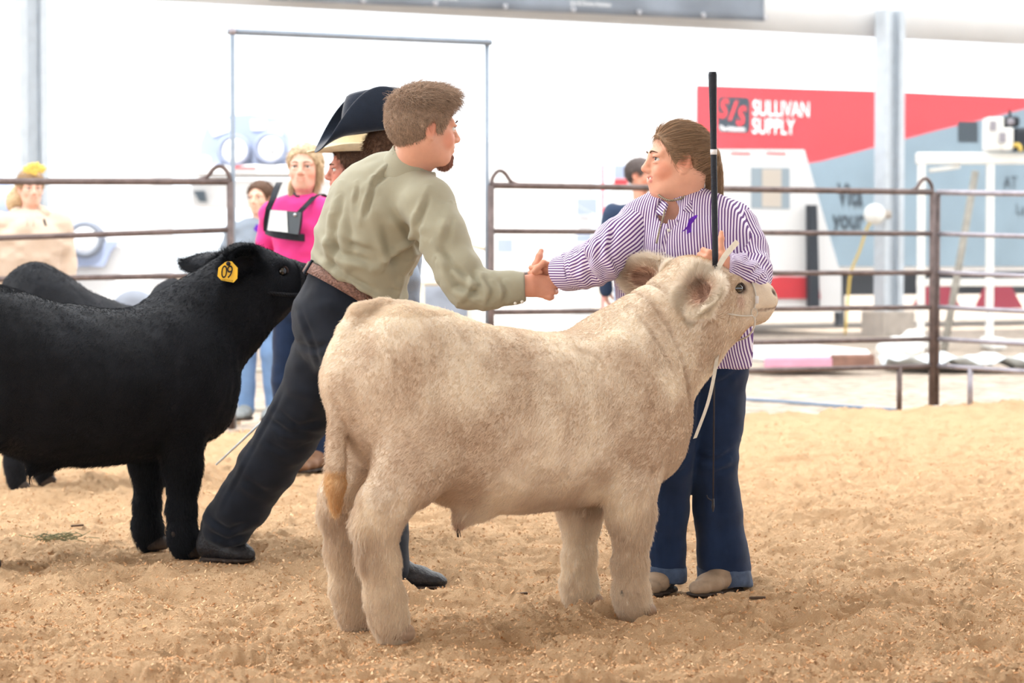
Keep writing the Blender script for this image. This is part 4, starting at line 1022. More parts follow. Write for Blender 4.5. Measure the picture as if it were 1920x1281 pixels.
    for pts, w, dep in ([((1385, 700), (1350, 720), (1310, 715)), 7, .007], [((1375, 850), (1345, 868), (1310, 860)), 6, .009], [((1378, 880), (1345, 890)), 6, .007], [((1290, 880), (1262, 895)), 6, .008], [((1345, 900), (1352, 980), (1356, 1060)), 9, .006], [((1260, 900), (1250, 1000), (1245, 1060)), 9, .006], [((1310, 660), (1316, 740), (1310, 800)), 6, .006]):
        v = crease(v, n, pts, 8.3, R(w, 8.3), dep)
    jn = obj('jeans', (v, F), M_jean_blu, root)
    for a, b, ra, rb_ in ((P(1243, 1060, 8.51), P(1242, 1090, 8.52), 46, 47), (P(1357, 1064, 8.53), P(1361, 1096, 8.54), 51, 52)):
        g = Field(b - .16, a + .16, .006); g.cone(a, b, R(ra, 8.44), R(rb_, 8.44)); g.half(a, (0.05, 0, 1), .004); g.half(b, (-.05, 0, -1), .004)
        gv, gF = g.mesh(1); gv = wrinkle(gv, gF, .004, (20, 20, 20), 97); obj('jean_cuff', (gv, gF), M_denimcuff, jn)
    boot(root, G(1250, 1106), V(-.40, -1, 0), .22, M_boot_tan, M_sole, width=.046)
    boot(root, G(1374, 1108), V(-.75, -.9, 0), .235, M_boot_tan, M_sole, width=.047)
    return root
def join_any(ms):
    m = MB()
    for v, F in ms: m.add(v, F)
    return m.m
girl = build_girl()
# show stick held upright in her hand
def build_stick():
    top, mid, low = P(1336, 135, 8.06), P(1341, 480, 8.06), P(1337, 958, 8.02)
    t = lambda py: top + (mid - top) * (py - 135) / 345 if py < 480 else mid + (low - mid) * (py - 480) / 478
    o = empty('show_stick', low, 'tall black stick held upright in front of the purple striped shirt', 'stick')
    g = obj('grip', MB().tube([t(135), t(140), t(160), t(220), t(280), t(480), t(500)], [.0125, .0145, .0138, .0120, .0105, .0108, .009], 14).m, M_stickblk, o)
    obj('tape_band', MB().tube([t(280), t(290)], .0115, 14).m, M_tape, g)
    obj('shaft', MB().tube([t(490), t(700), t(950)], [.0035, .0028, .0022], 8).m, M_stickdk, o)
    obj('tip', MB().tube([t(935), t(950), t(960)], [.003, .005, .0015], 8).m, M_stickdk, o)
    e = t(940); obj('hook', MB().tube(spline([e, e + V(-.008, 0, .004), e + V(-.018, 0, .010), e + V(-.021, 0, .020)], 8), .002, 6).m, M_stickdk, o)
build_stick()
# ================================================================== the black cattle
M_tag = mat('yellow ear tag plastic', rgb(240, 190, 50), .4, .05, 40)
M_ink = mat('black marker ink', rgb(30, 26, 30), .7)
M_ropeb = mat('black braided rope', rgb(26, 27, 32), .7, .3, 90, .6, 300)
M_wire = mat('thin pale halter cable', rgb(206, 200, 190), .4)
HB = math.radians(29.0)
def place(fore_near, heading, scale):
    c, s = math.cos(heading), math.sin(heading); x, y = .47 * scale[0], -.136 * scale[1]
    return fore_near - V(c * x - s * y, s * x + c * y, 0)
bears = [(V(.77, -.085, 1.10), V(-.72, -.62, .20), V(.2, -.60, -.75)), (V(.765, .085, 1.11), V(-.74, .66, -.02), V(.25, .45, -.85))]
scb = (1.0, 1.10, 1.045)
steer1, _, se, sH = bovine('steer', 'black steer with a yellow ear tag numbered 09', False, place(G(350, 1046), HB, scb), HB, 90000, scb, bears, fat=1.10, legshift=(.07, 0, .07, 0), h=.009)
# ear tag
er = se[0]; tp = to_world(steer1, er[0] + er[1] * .02 + V(0, -.03, -.03)); tD = tp[1] - .12
tc = P(427, 510, tD); w, hgt = R(19, tD), R(20, tD); tr = unit(V(1, .12, 0)); tu = unit(V(.08, .1, 1))
out = [(-.62, 1), (.28, 1), (.45, .95), (.98, .35), (1, -.75), (.7, -1.0), (-.62, -.86), (-1, -.5), (-1, .5)]
out = [(-.35, .92), (-.1, 1.0), (.30, 1.0), (.95, .38), (1.0, -.62), (.66, -1.0), (-.55, -.80), (-.98, -.40), (-.95, .40)]
poly = [tc + tr * a * w + tu * b * hgt for a, b in out]; tn = np.cross(tr, tu)
m = MB(); m.prism(poly, -tn * .003 if tn[1] < 0 else tn * .003); tagp = obj('ear_tag', m.m, M_tag, None, smooth=False)
def adopt(o, root):
    """parent while keeping the world place"""
    bpy.context.view_layer.update(); o.parent = root; o.matrix_parent_inverse = root.matrix_world.inverted(); OFF[o.name] = np.zeros(3)
adopt(tagp, steer1); tagp['label'] = 'yellow ear tag marked 09'
nf = -.0045 * V(0, 1, 0)
t0 = text_obj('lettering', '09', M_ink, None, tc + tr * (-.66 * w) - tu * .58 * hgt + nf, tr, tu, hgt * 1.2, 0, .82, xscale=.72)
t1 = text_obj('lettering', 'LIVESTOCK', M_ink, None, tc + tr * (-.62 * w) - tu * .80 * hgt + nf, unit(tr - tu * .12), tu, hgt * .16, 0, 1.0)
for t in (t0, t1): bpy.context.view_layer.update(); t.parent = tagp; t.matrix_parent_inverse = tagp.matrix_world.inverted()
obj_b = obj('tag_button', MB().lathe(tc + tu * hgt * .78 + nf, [(0, .006), (.008, .005), (.009, 0)], (0, -1, 0), 12).m, M_ink, None); bpy.context.view_layer.update(); obj_b.parent = tagp; obj_b.matrix_parent_inverse = tagp.matrix_world.inverted()
# black rope halter
def W1(x, y, z): return to_world(steer1, V(x, y, z))
def rope(name, pts, r, mt, parent, n=40, twist=True):
    p = spline(pts, n); m = MB(); m.tube(p, r, 8)
    if twist:
        T = unit_rows(np.gradient(p, axis=0)); a = unit_rows(np.cross(T, V(0, 0, 1) + V(.01, .02, 0))); b = np.cross(T, a)
        for ph in (0, 2.1, 4.2):
            th = np.linspace(0, n * .9, n)[:, None] + ph; m.tube(p + (a * np.cos(th) + b * np.sin(th)) * r * .75, r * .55, 6)
    return obj(name, m.m, mt, parent)
hl = empty('rope_halter', W1(.98, -.09, 1.0), 'black rope halter on the steer with the yellow tag', 'halter')
rope('cheek_rope', [W1(.78, -.118, 1.0), W1(.86, -.128, .99), W1(.93, -.118, .985), W1(.985, -.098, .985)], .007, M_ropeb, hl)
rope('nose_rope', [W1(.985, -.098, .985), W1(.99, -.10, 1.03), W1(.99, -.08, 1.09), W1(.985, 0, 1.115), W1(.985, .09, 1.06)], .007, M_ropeb, hl)
rope('chin_rope', [W1(.985, -.098, .985), W1(.985, -.06, .945), W1(.985, .0, .93), W1(.985, .08, .97)], .007, M_ropeb, hl)
# second black steer, mostly hidden
hb2 = math.radians(13); sc2 = (.84, 1.05, 1.06)
steer2, _, _, _ = bovine('steer', 'black steer behind the tagged one, only its back and legs showing', False, V(-2.14, 12.30, 0), hb2, 22000, sc2, bears, fat=1.05, neck=(-.24, -.26), h=.011,
                         topline=((-.5, .06), (-.3, .05), (.1, -.04), (.6, -.10)), legshift=(-.02, .02, .13, 0))
# ================================================================== halter of the cream calf
def WC(x, y, z): return to_world(calf, V(x, y, z))
hl = empty('show_halter', WC(.97, -.1, 1.0), 'thin white show halter on the cream calf', 'halter')
rope('cheek_cable', [WC(.74, -.128, 1.0), WC(.82, -.126, .995), WC(.90, -.117, .985), WC(.955, -.103, .985)], .0028, M_wire, hl, 24, False)
rope('nose_cable', [WC(.968, -.096, 1.01), WC(.975, -.094, 1.05), WC(.972, -.07, 1.10), WC(.965, 0, 1.128), WC(.972, .08, 1.08), WC(.965, .095, 1.0)], .0028, M_wire, hl, 30, False)
c = WC(.962, -.104, .995); m = MB(); m.tube([c + V(.010 * math.cos(t), 0, .016 * math.sin(t)) for t in np.linspace(0, 2 * math.pi, 17)], .0018, 6); obj('ring', m.m, M_wire, hl)
m = MB(); m.box(WC(.972, -.104, 1.038), (.012, .006, .026), None, .002); obj('clip', m.m, M_tape, hl)
rope('chin_strap', [WC(.962, -.104, .98), WC(.965, -.10, .95), WC(.96, -.07, .915), WC(.95, 0, .893)], .003, M_wire, hl, 20, False)
# lead strap: from under the jaw to her hand, with the loose end hanging
ld = empty('lead_strap', P(1303, 822, 8.0), 'white leather lead hanging beside the jeans of the striped shirt', 'lead strap')
lp = spline([WC(.95, .02, .888), P(1352, 650, 8.12), P(1345, 668, 8.04), P(1338, 710, 7.98), P(1326, 760, 7.96), P(1303, 822, 7.96)], 26)
obj('strap', MB().strip(lp, V(.0062, 0, .002), .004, V(.1, 1, 0)).m, M_leadw, ld, smooth=False)
obj('strap_end', MB().strip(spline([P(1344, 506, 8.06), P(1358, 482, 8.04), P(1371, 466, 8.03), P(1383, 453, 8.02)], 10), V(.0065, 0, -.0065), .007, V(0, 1, 0)).m, M_leadw, ld, smooth=False)
# ================================================================== people further back
def standing(label, px, foot_y, height, face, shirt, legs, hairc, skin, bootm, head_turn=None, hair_low=-.055, headpx=None, bulk=1.0, D=None, arms='down', skirt=None, boot_shaft=.1, head_s=1.0, female=False, hairn=2500, hair=True, lean=(0, 0), hs=.0095, feet=None, hood=False, hair_extra=None):
    g = G(px, foot_y) if D is None else V(P(px, 483, D)[0], D, 0)
    D = g[1]; H = height; root = empty('person', g, label, 'person', 'onlookers' if False else None)
    fw = unit(V(face[0], face[1], 0)); lf = V(-fw[1], fw[0], 0); Z = lambda f, s, z: g + fw * f * H + lf * s * H + V(lean[0] * z * H, lean[1] * z * H, z * H)
    f = Field(g - .42 * H + V(0, 0, .40 * H), g + V(.42, .42, .95) * H, hs); b = bulk
    f.chain([Z(0, 0, .50), Z(0, 0, .58), Z(.008, 0, .66), Z(.008, 0, .74), Z(0, 0, .80)], [.100 * H * b, .095 * H * b, .103 * H * b, .112 * H * b, .085 * H], k=.05, side=lf, flat=.68)
    f.chain([Z(0, -.105, .795), Z(0, .105, .795)], [.040 * H, .040 * H], k=.05)
    W = []
    for s in (-1, 1):
        if arms == 'front': pts = [Z(0, s * .115, .79), Z(-.01, s * .145, .64), Z(.12, s * .06, .60)]
        else: pts = [Z(0, s * .115, .79), Z(-.015, s * .15, .635), Z(.02, s * .15, .49)]
        f.chain(pts, [.046 * H * b, .036 * H * b, .026 * H * b], k=.03); W.append((pts[-1], unit(pts[-1] - pts[-2])))
    f.half(Z(0, 0, .485), (0, 0, -1), .005) if arms == 'front' else None
    v, F = f.mesh(1); v = wrinkle(v, F, .006 * H, (8, 8, 12), int(px)); sh = obj('shirt', (v, F), shirt, root)
    f = Field(g - .25 * H, g + V(.25, .25, .62) * H, hs)
    f.chain([Z(0, 0, .55), Z(0, 0, .49)], [.088 * H * b, .096 * H * b], k=.03, side=lf, flat=.72); A = []
    for i, s in enumerate((-1, 1)):
        fx = feet[i] if feet else 0.0
        pts = [Z(0, s * .05, .49), Z(.012 + fx * .5, s * .056, .28), Z(-.008 + fx, s * .06, .05)]; f.chain(pts, [.062 * H * b, .044 * H, .036 * H], k=.02); A.append(pts[-1])
    f.half(g + V(0, 0, .03), (0, 0, -1), .004)
    v, F = f.mesh(1); v = wrinkle(v, F, .005, (8, 8, 12), int(px) + 5); obj('jeans', (v, F), legs, root)
    for a in A: boot(root, V(a[0], a[1], .014) - fw * .03, fw, .155 * H * .95, bootm, M_sole, shaft=boot_shaft, width=.029 * H, h=.009)
    hc = Z(.012, 0, .935) if headpx is None else P(headpx[0], headpx[1], D); hd = fw if head_turn is None else unit(V(*head_turn)); s = H / 1.75 * head_s
    fwh, lfh, uh = basis(hd, (0, 0, 1)); nb = Z(0, 0, .82)
    v1, F1, c1, L = head(root, hc, hd, (0, 0, 1), s, skin, nb, .050 * s, female=female, h=.0048)
    parts = [(v1, F1)]
    for (w, d), s_ in zip(W, (-1, 1)):
        hv, hF, _, _ = hand(w - d * .005, d, -lf * s_ * .9 + fw * .1, fw, s * .95, curl=(.3, .35, .3), h=.005); parts.append((hv, hF))
    parts += core_tubes([([nb, Z(0, 0, .7), Z(0, 0, .5)], .05 * H), ([Z(0, 0, .79), Z(0, -.115, .79), W[0][0] - W[0][1] * .1, W[0][0]], .018), ([Z(0, 0, .79), Z(0, .115, .79), W[1][0] - W[1][1] * .1, W[1][0]], .018)])
    bv, bF = join(parts); bc = np.tile(skin, (len(bv), 1)); bc[:len(v1)] = c1; obj('body', (bv, bF), M_skin, root, col=bc)
    ho = None
    if hair:
        ho, hv, hF, _ = hair_cap(root, L, s, fwh, lfh, uh, np.asarray(hairc) * .9, thick=.010, low=hair_low, h=.006, extra=hair_extra)
        hair_strands(ho, hv, hF, hairn, lambda p, n: (unit_rows(n * .35 - uh * .6 - fwh * .2 + .25 * RNG.normal(0, 1, p.shape)),) * 2, lambda p: .022 + 0 * p[:, 0], hairc, .0011, npts=4)
    # collar
    m = Field(nb - .14, nb + .14, .007); m.cone(nb - V(0, 0, .03), nb + V(0, 0, .03), .068 * s, .060 * s); m.cone(nb - V(0, 0, .08), nb + V(0, 0, .08), .058 * s, .052 * s, sub=True); m.half(nb + V(0, 0, .035), V(0, 0, 1) + fw * .6, .004); m.half(nb - V(0, 0, .03), (0, 0, -1), .004); m.ell(nb + fw * .075, (.03, .03, .06), sub=True)
    obj('collar', m.mesh(1), shirt, sh)
    return dict(root=root, Z=Z, L=L, fw=fw, lf=lf, s=s, ho=ho, sh=sh, up=uh, fwh=fwh, lfh=lfh, D=D, hc=hc)
M_pink = cloth('hot pink western shirt', rgb(222, 62, 136), .04)
M_hoodie = cloth('cream fleece hoodie', rgb(200, 180, 162), .03)
M_greytee = cloth('grey t-shirt', rgb(130, 140, 152), .05)
M_navy = cloth('dark navy shirt', rgb(44, 58, 82), .06)
M_plaid = cloth('pale blue work shirt', rgb(150, 165, 185), .05)
M_jean_lt = cloth('faded blue denim', rgb(110, 140, 180), .15)
M_strap = mat('black harness webbing', rgb(30, 34, 42), .7, .1, 60)
M_card = mat('glossy white number card', rgb(214, 220, 220), .15, .05, 8, coat=.6)
M_cardd = mat('dark clear plastic pocket', rgb(58, 64, 68), .15, .2, 9, coat=.6)
M_silver = mat('silver metal', rgb(190, 190, 195), .3, metal=.9)
sk = lin((222, 176, 156)); sk2 = lin((205, 150, 128)); BL = lin((200, 178, 146)); BR = lin((98, 72, 56))
# pink shirt
p = standing('person in a hot pink shirt wearing a black chest harness', 570, 884, 1.80, (-.45, -1), M_pink, M_jean_blu, BL, sk, M_boot_brn, head_turn=(-.12, -1, -.02), headpx=(571, 314), female=True, hair_low=-.07, hair_extra=lambda f, L, A: f.ell(L(.030, 0, -.050), np.array([.080, .13, .068]), A, .015, True), hairn=2500, feet=(.0, .02), head_s=1.05, bulk=.80)
Z, L, fw, lf, D = p['Z'], p['L'], p['fw'], p['lf'], p['D']
hn = empty('chest_harness', P(540, 415, D - .17), 'black chest harness with number card on the pink shirt', 'harness')
obj('waist_band', MB().strip(spline([P(497, 432, D - .02), P(512, 438, D - .15), P(540, 443, D - .185), P(570, 446, D - .15), P(592, 447, D - .02)], 16), V(0, 0, R(7, D)), .006, fw).m, M_strap, hn, smooth=False)
for pts in ([(503, 392, -.14), (512, 372, -.13), (520, 350, -.05), (524, 342, .03)], [(560, 400, -.165), (574, 385, -.15), (592, 367, -.06), (604, 364, .03), (618, 378, .09)], [(562, 398, -.17), (560, 420, -.175), (556, 440, -.18)], [(504, 392, -.14), (500, 415, -.12), (500, 434, -.1)]):
    obj('strap', MB().strip(spline([P(a, b, D + c) for a, b, c in pts], 12), V(R(5.5, D), 0, 0), .007, fw).m, M_strap, hn, smooth=False)
cp = np.array([P(a, b, D + c) for a, b, c in ((507, 393, -.168), (566, 398, -.198), (560, 440, -.208), (500, 432, -.165))]); pk = obj('pocket', MB().prism(cp, -fw * -.006).m, M_cardd, hn, smooth=False)
cp = np.array([P(a, b, D + c) for a, b, c in ((508, 394, -.176), (538, 396, -.196), (540, 436, -.206), (502, 432, -.176))]); cd = obj('number_card', MB().prism(cp, fw * .004).m, M_card, hn, smooth=False)
obj('snap', MB().lathe(P(553, 403, D - .206), [(0, .004), (.008, .003), (.009, 0)], (0, -1, 0), 12).m, M_silver, hn)
# hair falling beside the face
for pts, r in (([(592, 288), (599, 312), (597, 335), (588, 368)], 6), ([(550, 330), (546, 345), (549, 366)], 3)):
    q = [P(a, b, D - .03 + .004 * i) for i, (a, b) in enumerate(pts)]; g = Field(np.min(q, 0) - .08, np.max(q, 0) + .08, .006); g.chain(spline(q, 7), np.array([.6, .9, 1, 1, .8, .55, .2]) * R(r, D), k=.01)
    gv, gF = g.mesh(1); o = obj('hair_lock', (gv, gF), M_hairbase, p['root'], col=np.clip(np.tile(BL, (len(gv), 1)) * (1 + .25 * fbm(gv * [50, 50, 8], 2, 4)[:, None]), 0, 1))
    hair_strands(o, gv, gF, 700, lambda p_, n: (unit_rows(n * .15 + V(0, 0, -1) + .08 * RNG.normal(0, 1, p_.shape)),) * 2, lambda p_: .05 + 0 * p_[:, 0], BL * 1.1, .0010, npts=4)
m = MB(); m.tube(spline([P(551, 362, D - .11), P(556, 368, D - .13), P(562, 368, D - .13)], 8), .006, 6); obj('neck_tie', m.m, M_strap, p['root'])
# boy
p = standing('boy in a grey t-shirt left of the pink shirt', 487, 789, 1.72, (-.2, -1), M_greytee, M_jean_lt, BR, lin((226, 182, 160)), M_boot_gry, headpx=(487, 371), head_turn=(-.35, -1, -.05), boot_shaft=.27, head_s=1.02, bulk=.9, hair_low=-.045)
D = p['D']; o = obj('shirt_print', MB().strip(spline([P(478, 425, D - .16), P(486, 431, D - .165), P(495, 436, D - .17)], 8), V(.012, 0, .02), .003, V(0, 1, 0)).m, M_purple, p['root'], smooth=False)
# cream hoodie
p = standing('person in a cream hoodie behind the left fence panel', 58, 788, 1.80, (.35, -1), M_hoodie, M_jean_lt, lin((168, 140, 108)), sk, M_boot_brn, headpx=(58, 352), head_turn=(.42, -1, -.12), bulk=1.16, female=True, hair_low=-.085, arms='down', head_s=1.04)
D = p['D']; L = p['L']
g = Field(P(20, 420, D) - .25, P(60, 340, D) + .25, .009); g.chain([P(34, 358, D + .05), P(28, 375, D + .02), P(22, 385, D)], [.05, .06, .035], k=.02); gv, gF = g.mesh(1); gv = wrinkle(gv, gF, .012, (22, 22, 22), 5); obj('hair_bun', (gv, gF), M_hairbase, p['root'], col=np.tile(lin((190, 165, 130)), (len(gv), 1)))
M_yel = mat('yellow fabric flowers', rgb(216, 186, 96), .8, .1, 40)
hb = None
for i, (a, b) in enumerate(((52, 318), (60, 313), (69, 312), (78, 317), (65, 321))):
    m = MB(); c = P(a, b, D - .09)
    for t in np.linspace(0, 2 * math.pi, 6)[:-1]: m.sphere(c + V(math.cos(t) * .020, -.01, math.sin(t) * .018), (.017, .010, .015), n=5)
    m.sphere(c + V(0, -.018, 0), .010, n=5); obj('hair_flower', m.m, M_yel, p['root'])
f = Field(P(58, 400, D) - .3, P(58, 400, D) + .3, .009); nbk = P(52, 398, D + .05); f.chain([P(28, 402, D - .03), P(40, 393, D + .08), P(62, 393, D + .09), P(84, 400, D)], [.045, .055, .055, .045], k=.03); obj('hood', f.mesh(1), M_hoodie, p['sh'])
for a in (52, 64): obj('drawstring', MB().tube([P(a, 402, D - .17), P(a - 1, 424, D - .21)], .005, 6).m, M_hoodie, p['sh'])
obj('chest_emblem', MB().prism([P(80, 412, D - .192), P(84, 410, D - .187), P(88, 424, D - .188), P(84, 424, D - .193)], V(0, .004, 0)).m, M_strap, p['sh'], smooth=False)
# dark haired person beyond the fence, half hidden by the striped shirt
p = standing('dark-haired person in a navy shirt behind the striped shirt, beyond the fence', 1202, 770, 1.90, (.25, 1), M_navy, M_jean_lt, lin((92, 82, 80)), sk2, M_boot_brn, headpx=(1203, 328), head_turn=(.75, -.45, -.1), hair_low=-.06, head_s=.95)
# the two hats behind the judge
M_felt = mat('black felt', rgb(24, 34, 50), .85, .12, 30, .2, 150, sheen=.4)
M_straw = mat('cream straw hat', rgb(232, 216, 180), .7, .05, 80, .3, 150)
def hat(root, c, fwd, brim_l, brim_w, curl, crown_h, mt, name='cowboy_hat', tilt=0.0, dip=.03, thick=.006, rc=.105):
    fw, lf, u = basis(V(fwd[0], fwd[1], math.sin(tilt)), (0, 0, 1)); vs = []; F = []; n = 56; rings = 12
    A = lambda a, b, z: c + fw * a + lf * b + u * z
    prof = []
    for j in range(rings + 1):                     # brim from its edge in to the crown
        t = j / rings; ring = []
        for k in range(n):
            th = 2 * math.pi * k / n; ca, sa = math.cos(th), math.sin(th)
            ra = rc * 1.12 + (brim_l - rc * 1.12) * (1 - t); rb = rc * .86 + (brim_w - rc * .86) * (1 - t); q = (1 - t)
            up = curl * (sa * sa) ** 1.4 * q ** 1.8 - dip * (ca * ca) * q ** 1.6; rb2 = rb * (1 - .42 * abs(sa) * q ** 2 * min(1, curl / .08))
            ring.append(A(ra * ca, rb2 * sa, up))
        prof.append(ring)
    for z, kx, ky in ((.012, 1.0, 1.0), (.05, .97, .97), (.085, .93, .92), (.11, .88, .84), (crown_h, .76, .68)):
        prof.append([A(rc * 1.12 * kx * math.cos(t), rc * .86 * ky * math.sin(t), z + .018 * (math.cos(t) * .3 if z > .1 else 0)) for t in 2 * math.pi * np.arange(n) / n])
    prof.append([A(rc * .6 * math.cos(t), rc * .36 * math.sin(t), crown_h - .004 + .012 * abs(math.sin(t))) for t in 2 * math.pi * np.arange(n) / n])
    prof.append([A(rc * .45 * math.cos(t), rc * .10 * math.sin(t), crown_h - .045) for t in 2 * math.pi * np.arange(n) / n])
    prof.append([A(rc * .05 * math.cos(t), rc * .03 * math.sin(t), crown_h - .050) for t in 2 * math.pi * np.arange(n) / n])
    v = np.array(prof).reshape(-1, 3); m = len(prof)
    F = np.array([(i * n + k, i * n + (k + 1) % n, (i + 1) * n + (k + 1) % n, (i + 1) * n + k) for i in range(m - 1) for k in range(n)])
    o = obj(name, (v, F), mt, root); md = o.modifiers.new('thickness', 'SOLIDIFY'); md.thickness = thick; md.offset = 0
    ss = o.modifiers.new('soft', 'SUBSURF'); ss.levels = 1; ss.render_levels = 1
    z = [A(rc * 1.135 * math.cos(t), rc * .875 * math.sin(t), .02) for t in np.linspace(0, 2 * math.pi, 41)]; bd = obj('hat_band', MB().strip(z, u * .014, .004, unit_rows(np.array(z) - c)).m, mt, o)
    return o
p = standing('person in a black felt cowboy hat behind the olive shirt', 735, 1010, 1.74, (1, .35), M_plaid, M_jean_blu, BR, sk2, M_boot_tan, D=9.75, headpx=(742, 292), head_turn=(.9, .35, 0), bulk=.8, hair_low=-.05, feet=(-.12, -.09))
hat(p['root'], P(708, 246, 9.75), (1, .30), .265, .225, .175, .165, M_felt, tilt=.14, dip=.055, rc=.128)
p = standing('person in a cream straw hat, face half hidden by the olive shirt', 700, 1004, 1.74, (-1, -.25), M_plaid, M_jean_blk, BR, lin((205, 138, 120)), M_boot_gry, D=10.25, headpx=(662, 318), head_turn=(-1, -.12, -.05), bulk=.85, hair_low=-.05)
hat(p['root'], P(664, 284, 10.25), (-1, -.12), .20, .17, .03, .09, M_straw, tilt=-.02, dip=.0, rc=.10)
o = empty('show_stick', P(405, 872, 10.2), 'thin grey stick slanting down between the black steer and the black jeans', 'stick')
obj('shaft', MB().tube([P(405, 872, 10.2), P(500, 783, 10.2), P(560, 700, 10.25), P(625, 600, 10.28)], [.004, .0055, .006, .007], 8).m, M_steel, o); obj('grip', MB().tube([P(615, 615, 10.28), P(660, 545, 10.3)], .012, 10).m, M_stickblk, o)
# ================================================================== fences and gate
M_rust = mat('weathered brown steel pipe', rgb(98, 86, 84), .55, .3, 14, .2, 60, metal=.3)
M_galv = mat('galvanised pipe lit tone', rgb(148, 144, 152), .4, .15, 14, metal=.4)
M_gframe = mat('grey pipe', rgb(128, 138, 150), .5, .1, 10, metal=.2)
M_wht = mat('white painted steel', rgb(232, 232, 228), .5, .04, 6)
M_creamp = mat('cream painted pipe', rgb(214, 206, 190), .5, .08, 10)
RZ = [.315, .530, .785, 1.06, 1.37, 1.70]
def panel(label, a, b, mt, sag=None, legs=(.06, .94), group='ring fence panels', hooks=(1,), rz=RZ, tops=None, mt_post=None):
    a = np.asarray(a, float); b = np.asarray(b, float); o = empty('fence_panel', (a + b) / 2 * [1, 1, 0], label, 'fence', group)
    d = unit((b - a) * [1, 1, 0])
    for i, z in enumerate(rz):
        s = (sag or {}).get(i, (0, 0)); pts = [a + V(0, 0, z + s[0]), (a + b) / 2 + V(0, 0, z + (s[0] + s[1]) / 2), b + V(0, 0, z + s[1])]
        obj('rail', MB().tube(spline(pts, 9), .024 if i == len(rz) - 1 else .020, 10).m, mt, o)
    for q in (a, b): obj('post', MB().tube([q, q + V(0, 0, rz[-1] + (sag or {}).get(len(rz) - 1, (0, 0))[0 if q is a else 1])], .024, 10).m, mt_post or mt, o)
    for t in legs: q = a + (b - a) * t; obj('leg', MB().tube([q + V(0, 0, -.05), q + V(0, 0, rz[0])], .022, 10).m, mt, o)
    for e in hooks:
        q, w = (b, -d) if e else (a, d); z = rz[-1]
        obj('hook', MB().tube(spline([q + V(0, 0, z), q + V(0, 0, z + .06) + w * .015, q + V(0, 0, z + .105) + w * .06, q + V(0, 0, z + .09) + w * .11, q + V(0, 0, z + .03) + w * .16, q + V(0, 0, z + .008) + w * .22], 18), .015, 8).m, mt, o)
    return o
c1, c2, c3 = P(432, 483, 16.6), P(921, 483, 17.45), P(1748, 483, 19.25); c4 = P(1757, 483, 19.3)
for c in (c1, c2, c3, c4): c[2] = 0
l0 = P(-330, 483, 16.5); l0[2] = 0; r1 = P(2150, 483, 18.2); r1[2] = 0
panel('brown pipe fence panel at the left, in front of the hoodie', l0, c1, M_rust, {4: (-.10, 0), 3: (-.05, 0)}, legs=(.08, .92))
panel('long brown pipe fence panel behind the striped shirt', c2, c3, M_rust, None, legs=(.05, .92), hooks=(0, 1))
panel('paler pipe fence panel at the far right', c4, r1, M_galv, {i: (0, -.055) for i in range(6)}, legs=(.17, .9), hooks=(), mt_post=M_rust)  # paler pipe colour puts the light on this panel into the material
o = empty('gate_frame', (c1 + c2) / 2, 'tall grey pipe frame around the open gateway', 'gate frame')
u1, u2 = c1 + V(.015, .04, 0), c2 + V(-.03, .04, 0)
for q in (u1, u2): obj('post', MB().tube([q, q + V(0, 0, 2.74)], .017, 10).m, M_gframe, o)
obj('crossbar', MB().tube([u1 + V(-.03, 0, 2.73), u2 + V(.03, 0, 2.73)], .022, 10).m, M_gframe, o)
for q in (u1, u2): obj('corner_fitting', MB().sphere(q + V(0, 0, 2.73), .028).m, M_galv, o)
o = empty('pipe_gate', V(*P(660, 483, 18.3)[:2], 0), 'cream pipe gate standing behind the gateway', 'gate'); ga, gb = P(445, 483, 17.9), P(882, 483, 18.7); ga[2] = gb[2] = 0
for i, z in enumerate((.05, .34, .66, .98)): obj('rail', MB().tube([ga + V(0, 0, z), ga + (gb - ga) * (1 if i != 3 else .97) + V(0, 0, z)], .02, 10).m, M_creamp, o)
for t, h in ((0, 1.3), (.785, .98), (1, 1.33)): q = ga + (gb - ga) * t; obj('post', MB().tube([q + V(0, 0, -.06), q + V(0, 0, h)], .022, 10).m, M_creamp, o)
obj('latch_bar', MB().tube([gb + V(0, 0, 1.28), gb + V(.14, 0, 1.24)], .018, 8).m, M_creamp, o)
# ================================================================== outside: trailers, vehicles and gear
M_red = mat('red vinyl graphic', rgb(214, 52, 62), .35, .05, 3)
M_white = mat('white trailer panel', rgb(238, 238, 238), .35, .02, 2)
M_greyg = mat('pale grey printed vinyl', rgb(122, 142, 156), .4, .12, .9)
M_charcoal = mat('charcoal print', rgb(44, 56, 66), .4)
M_letter = mat('white vinyl lettering', rgb(250, 250, 250), .5)
M_dark = mat('dark underframe', rgb(46, 50, 58), .7)
M_maroon = mat('maroon paint', rgb(128, 30, 52), .5)
M_tyre = mat('paled grey tyre', rgb(120, 126, 138), .9, .1, 8)  # tyre grey lightened to imitate glare over the yard
M_glass = mat('pale window glass', rgb(150, 165, 175), .1, spec=.6)
M_beige = mat('beige curtain', rgb(206, 196, 184), .8)
TA = P(1300, 483, 41.0); TA[2] = 0
def TR(t, off=0.0, z=0.0): return TA + FD * t + FN * off + V(0, 0, z)
def tz(px, py):
    """point of the trailer side seen at a photo pixel"""
    r = ray(px, py); c = V(0, 0, CAMH); s = ((TA - c) @ FN) / (r @ FN); p = c + r * s; return (p - TA) @ FD, p[2]
AX = [FD, FN, V(0, 0, 1)]
tr = empty('semi_trailer', TR(5), 'long white trailer with red graphics and white lettering', 'trailer')
obj('body', MB().box(TR(7, 1.25, 2.55), (14, 2.44, 3.2), AX, .04).m, M_white, tr, smooth=False)
def face(pts, off=-.012, th=.006):
    return MB().prism([TR(*((lambda q: (q[0], off, q[1]))(tz(*p)))) for p in pts], FN * th).m
